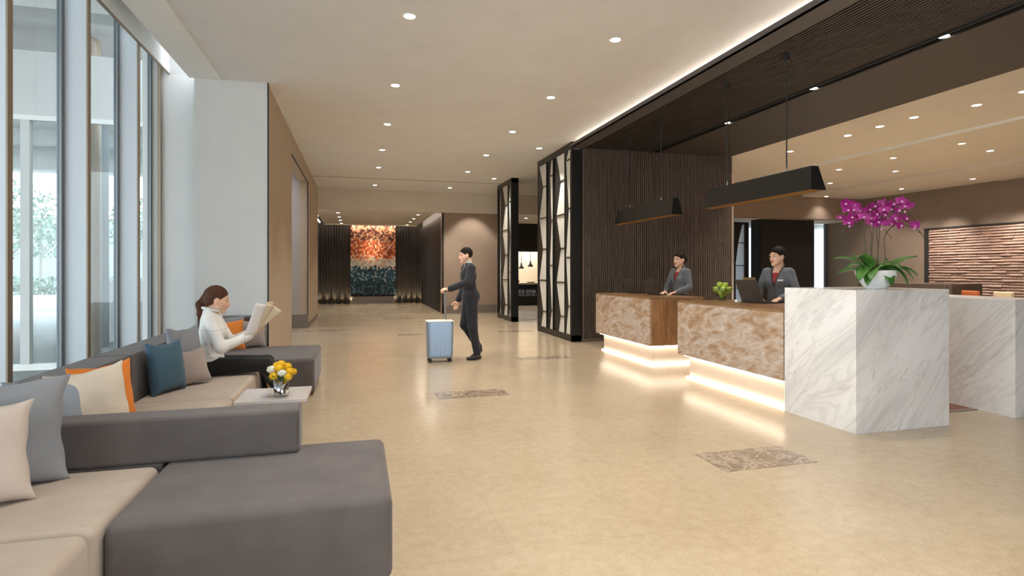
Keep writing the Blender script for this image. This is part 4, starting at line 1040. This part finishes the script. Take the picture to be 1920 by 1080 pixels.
SK = [0]
def receptionist(loc, yaw, head_yaw, label, arms, hands, hair='bun', smile=True, tilt=0.0):
    root = empty('person', loc, label, 'person', None, yaw)
    HZ = 1.572; hd = head_mesh(); Rh = rotz(head_yaw)@roty(tilt); ht = (.012,0,HZ)
    hd2 = T(hd, Rh, ht); paint_h = head_paint((hd[0][hd[1]]).mean(1))
    body = sdf_mesh(torso(True, 0, -0.008)+legs(True, [(0,.085,.92),(0,-.085,.92)], [(.01,.085,.50),(.01,-.085,.50)], [(-.01,.09,.09),(-.01,-.09,.09)])
                    +[q for (s_, e_, w_) in arms for q in arm(s_, e_, w_)]+[rc((-.035,0,1.40),(-.02,0,1.47),.046,.043)], 0.009, 0.03)
    hm = [hand_mesh(*h_) for h_ in hands]
    parts = [hd2, body]+hm
    nf = [len(p[1]) for p in parts]
    pt = np.concatenate([paint_h]+[np.zeros(k) for k in nf[1:]])
    o = link_mesh('body', parts, HM, root, lambda c: pt)
    link_mesh('hair', [T(hair_mesh(hair), Rh, ht)], [M['hairblack']], root)
    def vcut(P, f):
        x, y, z = P[...,0], P[...,1], P[...,2]
        w_ = np.clip((z-1.21)*0.26, 0, .06)
        f = np.where(x > 0.0, np.maximum(f, w_-np.abs(y)+np.where(z < 1.205, -1, 0)), f)
        f = np.maximum(f, (z-1.488)+0.9*np.maximum(x+.02,0))
        f = np.maximum(f, .86-z)
        return f
    jk = torso(True, 0, .012)+[q for (s_, e_, w_) in arms for q in arm(s_, e_, w_, True, .010)]+[rc((-.035,0,1.41),(-.03,0,1.472),.060,.056)]
    jkm = sdf_mesh(jk, 0.007, 0.028, vcut)
    def jp(c): # darker collar edge and front seam, lighter yoke
        o_ = np.zeros(len(c)); w_ = np.clip((c[:,2]-1.21)*0.26, 0, .06)
        o_[(c[:,0] > 0) & (abs(c[:,1]) < w_+.016) & (c[:,2] > 1.2)] = 1
        o_[(c[:,0] > 0) & (abs(c[:,1]) < .003) & (c[:,2] <= 1.21)] = 1
        return o_
    link_mesh('jacket', [jkm], [M['uniform'], M['uniformdark'], M['uniformlight']], root, jp)
    bl = sdf_mesh(torso(True, 0, .002)[2:], 0.008, 0.028, lambda P, f: np.maximum(np.maximum(f, P[...,2]-1.375+0.3*np.abs(P[...,1])), 1.1-P[...,2]))
    link_mesh('blouse', [bl], [M['redsilk']], root)
    sk_ = sdf_mesh([el((0,0,.93),(.125,.17,.16)), rc((0,.06,.85),(0.0,.06,.55),.105,.09), rc((0,-.06,.85),(0,-.06,.55),.105,.09)], 0.012, 0.05, lambda P, f: np.maximum(np.maximum(f, .5-P[...,2]), P[...,2]-1.02))
    link_mesh('skirt', [sk_], [M['uniformdark']], root)
    sh = sdf_mesh(shoe((-.01,.09,.085),0,True)+shoe((-.01,-.09,.085),0,True), 0.007, 0.02, lambda P, f: np.maximum(f, -P[...,2]))
    link_mesh('shoes', [sh], [M['blackmatte']], root)
    return root
M['uniform'] = fabric('grey_uniform_cloth', rgb(112,114,118), 0.06); M['uniformdark'] = fabric('dark_grey_trim', rgb(66,66,70), 0.05)
M['uniformlight'] = fabric('warm_grey_yoke', rgb(134,124,118), 0.05)
M['redsilk'] = mat('dark_red_silk', rgb(158,28,38), 0.4)
arms2 = [((-.012,.150,1.375),(.01,.235,1.14),(.215,.135,1.06)), ((-.012,-.150,1.375),(.01,-.235,1.14),(.215,-.135,1.06))]
hands2 = [((.23,.13,1.055),(1,-.25,-.25),(0,0,-1),(0,-1,0),.30), ((.23,-.13,1.055),(1,.25,-.25),(0,0,-1),(0,1,0),.30)]
p2 = receptionist((5.17,6.02,0.0), math.radians(206), math.radians(-20), 'receptionist in grey uniform with dark red blouse and white name badge behind the near desk', arms2, hands2, tilt=0.05)
bd = MB().box(.112,.120,.045,.115,1.268,1.286)
o = bd.build('name_badge', M['whitep'], None); o.parent = p2
arms1 = [((-.012,.150,1.375),(.03,.225,1.13),(.235,.155,1.055)), ((-.012,-.150,1.375),(.05,-.225,1.13),(.245,-.08,1.055))]
hands1 = [((.25,.145,1.05),(1,-.3,-.2),(0,0,-1),(0,-1,0),.35), ((.262,-.07,1.05),(1,.25,-.2),(0,0,-1),(0,1,0),.35)]
p1 = receptionist((5.12,8.20,0.0), math.radians(196), math.radians(-2), 'smiling receptionist in grey uniform typing on a laptop at the farther desk', arms1, hands1, tilt=0.03)

# seated woman reading (local: +x faces the room, root on the floor)
def seated():
    X0, Y0 = -1.35, 5.86
    root = empty('person', (X0,Y0,0), 'seated woman with brown ponytail, white jacket and black trousers reading a newspaper', 'person', None, math.radians(4))
    SZ = 0.42
    hips = [(0.0,.085,SZ+.085),(0.0,-.085,SZ+.085)]; kn = [(.50,.10,.50),(.50,-.09,.505)]; an = [(.50,.12,.09),(.62,-.06,.09)]
    dz = SZ+.085-.93
    hd = head_mesh(); Rh = rotz(math.radians(6))@roty(math.radians(10)); ht = (.075,0,1.118)
    arms = [((.03,.148,1.375+dz),(.16,.20,1.12+dz),(.375,.10,.800)), ((.03,-.148,1.375+dz),(.135,-.205,1.115+dz),(.36,-.10,.785))]
    body = sdf_mesh(torso(True, dz, -0.008, 0.10)+legs(True, hips, kn, an)+[q for a in arms for q in arm(*a)]+[rc((.01,0,1.39+dz),(.035,0,1.47+dz),.046,.043)], 0.009, 0.03)
    hm = [hand_mesh((.378,.095,.803),(.75,-.15,.55),(-.2,-.9,.1),(-.6,.1,.8),.75), hand_mesh((.365,-.098,.79),(.72,.15,.60),(-.2,.9,.1),(-.6,-.1,.8),.75)]
    parts = [T(hd, Rh, ht), body]+hm; pt = np.concatenate([head_paint((hd[0][hd[1]]).mean(1))]+[np.zeros(len(p[1])) for p in parts[1:]])
    link_mesh('body', parts, HM, root, lambda c: pt)
    link_mesh('hair', [T(hair_mesh('pony'), Rh, ht)], [M['hairbrown']], root)
    jk = torso(True, dz, .014, 0.10)[1:]+[q for a in arms for q in arm(*a, True, .014)]+[rc((.0,0,1.405+dz),(.01,0,1.445+dz),.062,.060), el((.01,0,.99+dz),(.125,.165,.09))]
    def cut(P, f):
        f = np.maximum(f, (.965+dz)-P[...,2]); f = np.maximum(f, P[...,2]-(1.465+dz)+0.6*np.maximum(P[...,0],0)); return f
    def jp(c):
        o_ = np.zeros(len(c)); z = c[:,2]-dz
        seam = (abs(z-1.275) < .0035) | ((abs(abs(c[:,1])-.118) < .0035) & (z < 1.27) & (z > 1.03)) | (abs(z-1.02) < .0035)
        cuff = (abs(c[:,0]-.325) < .0035)
        o_[seam & (c[:,0] < .16)] = 1; o_[cuff] = 1; return o_
    link_mesh('jacket', [sdf_mesh(jk, 0.006, 0.028, cut)], [M['denimwhite'], M['denimseam']], root, jp)
    pr = [el((-.005,0,SZ+.095),(.13,.175,.115))]+legs(True, hips, kn, [(a[0],a[1],.16) for a in an], .010)
    link_mesh('trousers', [sdf_mesh(pr, 0.008, 0.03, lambda P, f: np.maximum(np.maximum(f, .13-P[...,2]), .427-P[...,2]-np.where(P[...,0] > .41, 9, 0)))], [M['blackcloth']], root)
    cm = MB().tube([(.022+.070*math.cos(a)+.012*math.cos(a), .064*math.sin(a), 1.462+dz-.020*math.cos(a)) for a in [2*PI*(k+.6)/22 for k in range(21)]], .013, 8)
    cm.build('collar', M['denimwhite'], None, smooth=True).parent = root
    link_mesh('shoes', [sdf_mesh(shoe((.50,.12,.08),0,True)+shoe((.62,-.06,.08),0,True), 0.007, 0.02, lambda P, f: np.maximum(f, -P[...,2]))], [M['blackmatte']], root)
    return root
M['denimwhite'] = fabric('white_denim', rgb(232,230,226), 0.04); M['denimseam'] = mat('grey_seam', rgb(202,198,196), 0.8)
M['blackcloth'] = fabric('black_cloth', rgb(40,40,40), 0.08)
seated()
# newspaper: a folded spread held open, each leaf slightly bowed
m = mat('newsprint', rgb(226,226,228), 0.8); t = NT(m); v = t.coords((1,1,1), (0,0,0), 'UV')
br = t.n('ShaderNodeTexBrick'); br.offset = 0.0
for a, b in (('Scale',1.0),('Brick Width',0.2),('Row Height',0.02),('Mortar Size',0.007)): br.inputs[a].default_value = b
br.inputs['Color1'].default_value = rgb(206,206,208); br.inputs['Color2'].default_value = rgb(218,218,220); br.inputs['Mortar'].default_value = rgb(238,238,240)
t.l(v, br.inputs['Vector']); t.color(br.outputs['Color']); M['news'] = m
m2 = mat('newsprint_shaded_page', rgb(212,196,172), 0.85); M['news2'] = m2  # shade on the rear pages is put into this tan colour
def sheet(name, p00, p10, p11, p01, bow, m, parent):
    N = 10; vsx = []; p00, p10, p11, p01 = map(Vector, (p00,p10,p11,p01)); nn = (p10-p00).cross(p01-p00).normalized()
    for i in range(N+1):
        for j in range(N+1):
            a, b = i/N, j/N; p = p00*(1-a)*(1-b)+p10*a*(1-b)+p11*a*b+p01*(1-a)*b
            vsx.append(p+nn*bow*math.sin(PI*a)*(0.4+0.6*b))
    o = MB().add(vsx, [(i*(N+1)+j,(i+1)*(N+1)+j,(i+1)*(N+1)+j+1,i*(N+1)+j+1) for i in range(N) for j in range(N)]).build(name, m, parent, smooth=True, solid=0.0015)
    uv = o.data.uv_layers.new(name='UVMap')
    for p in o.data.polygons:
        for li in p.loop_indices:
            k = o.data.loops[li].vertex_index; uv.data[li].uv = ((k//(N+1))/N, (k%(N+1))/N)
    return o
np_ = empty('newspaper', (-0.98,5.82,0.86), 'open newspaper held up by the seated woman', 'newspaper')
ax_ = -0.955
sheet('front_page', (ax_-.05,5.66,.80), (ax_+.035,5.74,.80), (ax_+.13,5.72,1.08), (ax_+.055,5.62,1.10), .012, M['news'], np_)
sheet('page', (ax_+.035,5.745,.80), (ax_+.04,6.02,.82), (ax_+.16,6.02,1.09), (ax_+.13,5.73,1.08), -.03, M['news2'], np_)
sheet('page', (ax_+.03,5.75,.80), (ax_+.06,5.80,.85), (ax_+.19,5.76,1.07), (ax_+.135,5.70,1.09), .015, M['news2'], np_)
sheet('page', (ax_+.035,5.76,.80), (ax_+.085,5.84,.87), (ax_+.26,5.80,1.00), (ax_+.19,5.77,1.065), .02, M['news2'], np_)

# walking man with case
def man():
    root = empty('person', (1.71,8.70,0), 'man in a dark suit walking left across the lobby, pushing a suitcase', 'person', None, math.radians(184))
    hd = head_mesh(False); Rh = rotz(0.0)@roty(math.radians(6)); dz = .055; ht = (.075,0,1.632)
    lean = .09
    sh = lambda s: (.03,.185*s,1.37+dz)
    arms = [(sh(1),(.10,.235,1.16+dz),(.36,.16,1.12)), (sh(-1),(.0,-.24,1.12+dz),(.14,-.20,.93))]
    hips = [(0.0,.09,.97),(0.0,-.09,.97)]; kn = [(-.015,.085,.53),(.06,-.085,.54)]; an = [(-.09,.085,.09),(-.16,-.085,.16)]
    body = sdf_mesh(torso(False, dz, -.008, lean)+legs(False, hips, kn, an)+[q for a in arms for q in arm(*a, False)]+[rc((.02,0,1.40+dz),(.035,0,1.49+dz),.055,.052)], .01, .035)
    hm = [hand_mesh((.375,.157,1.12),(.95,-.05,-.1),(0,-.35,-1),(.1,-1,.0),.9,1.08), hand_mesh((.15,-.198,.91),(.35,.05,-.95),(0,1,0),(1,0,.3),.45,1.08)]
    parts = [T(hd, Rh, ht), body]+hm; pt = np.concatenate([head_paint((hd[0][hd[1]]).mean(1))]+[np.zeros(len(p[1])) for p in parts[1:]])
    link_mesh('body', parts, HM, root, lambda c: pt)
    link_mesh('hair', [T(hair_mesh('short'), Rh, ht)], [M['hairblack']], root)
    jk = torso(False, dz, .018, lean)+[q for a in arms for q in arm(*a, False, .016)]+[rc((.02,0,1.40+dz),(.03,0,1.44+dz),.066,.064), el((-.01,0,.93+dz),(.135,.175,.15))]
    def cut(P, f):
        z = P[...,2]-dz; w_ = np.clip((z-1.24)*.18, 0, .032)
        f = np.where(P[...,0] > .03, np.maximum(f, w_-np.abs(P[...,1])+np.where(z < 1.235, -1, 0)), f)
        return np.maximum(np.maximum(f, .84+dz-P[...,2]), P[...,2]-(1.462+dz))
    link_mesh('suit_jacket', [sdf_mesh(jk, .009, .032, cut)], [M['navy']], root)
    link_mesh('shirt', [sdf_mesh(torso(False, dz, .005, lean)[2:]+[rc((.02,0,1.42+dz),(.033,0,1.475+dz),.062,.058)], .008, .03, lambda P, f: np.maximum(f, 1.1-P[...,2]))], [M['shirtw']], root)

    link_mesh('trousers', [sdf_mesh([el((-.005,0,.98),(.13,.17,.13))]+legs(False, hips, kn, [(a[0],a[1],a[2]+.02) for a in an], .016), .009, .035, lambda P, f: np.maximum(f, .07-P[...,2]))], [M['navy']], root)
    link_mesh('shoes', [sdf_mesh(shoe((-.09,.085,.08),0,False)+[rc((-.19,-.085,.13),(-.15,-.085,.09),.036,.036), rc((-.15,-.085,.085),(-.06,-.085,.035),.036,.028)], .007, .02, lambda P, f: np.maximum(f, -P[...,2]))], [M['blackmatte']], root)
M['shirtw'] = mat('white_shirt', rgb(205,203,200), 0.8)
M['navy'] = fabric('dark_navy_suit_cloth', rgb(46,46,50), 0.06)
man()
e = empty('suitcase', (1.22,8.70,0), 'pale silver blue cabin suitcase pushed by the walking man', 'suitcase')
m = mat('silver_blue_shell', rgb(140,160,182), 0.35, 0.4)
def rr(hx, hy, r, n=5):
    return [(cx+r*math.cos(a), cy+r*math.sin(a)) for cx, cy, a0 in ((hx-r,hy-r,0),(-hx+r,hy-r,PI/2),(-hx+r,-hy+r,PI),(hx-r,-hy+r,1.5*PI)) for a in [a0+PI/2*k/n for k in range(n+1)]]
ring = []; 
for z, sc_ in ((.06,.86),(.075,.93),(.10,.96),(.58,1.0),(.615,.98),(.63,.92)): ring.append([(1.22+x*sc_, 8.64+y*sc_, z) for x, y in rr(.20,.12,.04)])
n_ = len(ring[0]); vv = [p for r_ in ring for p in r_]
MB().add(vv, [tuple(range(n_))[::-1], tuple(range((len(ring)-1)*n_, len(ring)*n_))]+[(i*n_+k, i*n_+(k+1)%n_, (i+1)*n_+(k+1)%n_, (i+1)*n_+k) for i in range(len(ring)-1) for k in range(n_)]).build('shell', m, e)
mb = MB()
for dx in (-.14,-.07,0,.07,.14): mb.box(1.22+dx-.008,1.22+dx+.008,8.514,8.524,.12,.58)
mb.build('ribs', m, e)
MB().box(1.015,1.425,8.515,8.765,.618,.634).build('trim_rim', M['whitep'], e, bevel=.006)
for dx in (-.15,.15):
    for dy in (-.09,.09):
        MB().lathe([(.012,-.012),(.026,-.012),(.026,.012),(.012,.012)], (0,0,0), 16, cap=True).xf(Matrix.Translation((1.22+dx,8.64+dy,.027)) @ Matrix.Rotation(PI/2,4,'X')).box(1.22+dx-.012,1.22+dx+.012,8.64+dy-.018,8.64+dy+.018,.04,.075).build('wheel', M['blackmatte'], e)
for dy in (-.06,.06): MB().tube([(1.31,8.64+dy,.60),(1.31,8.64+dy,1.085)],.007,8).build('handle_tube', M['steel'], e)
MB().tube([(1.31,8.555,1.085),(1.31,8.725,1.085)],.013,10).build('grip', M['blackmatte'], e)
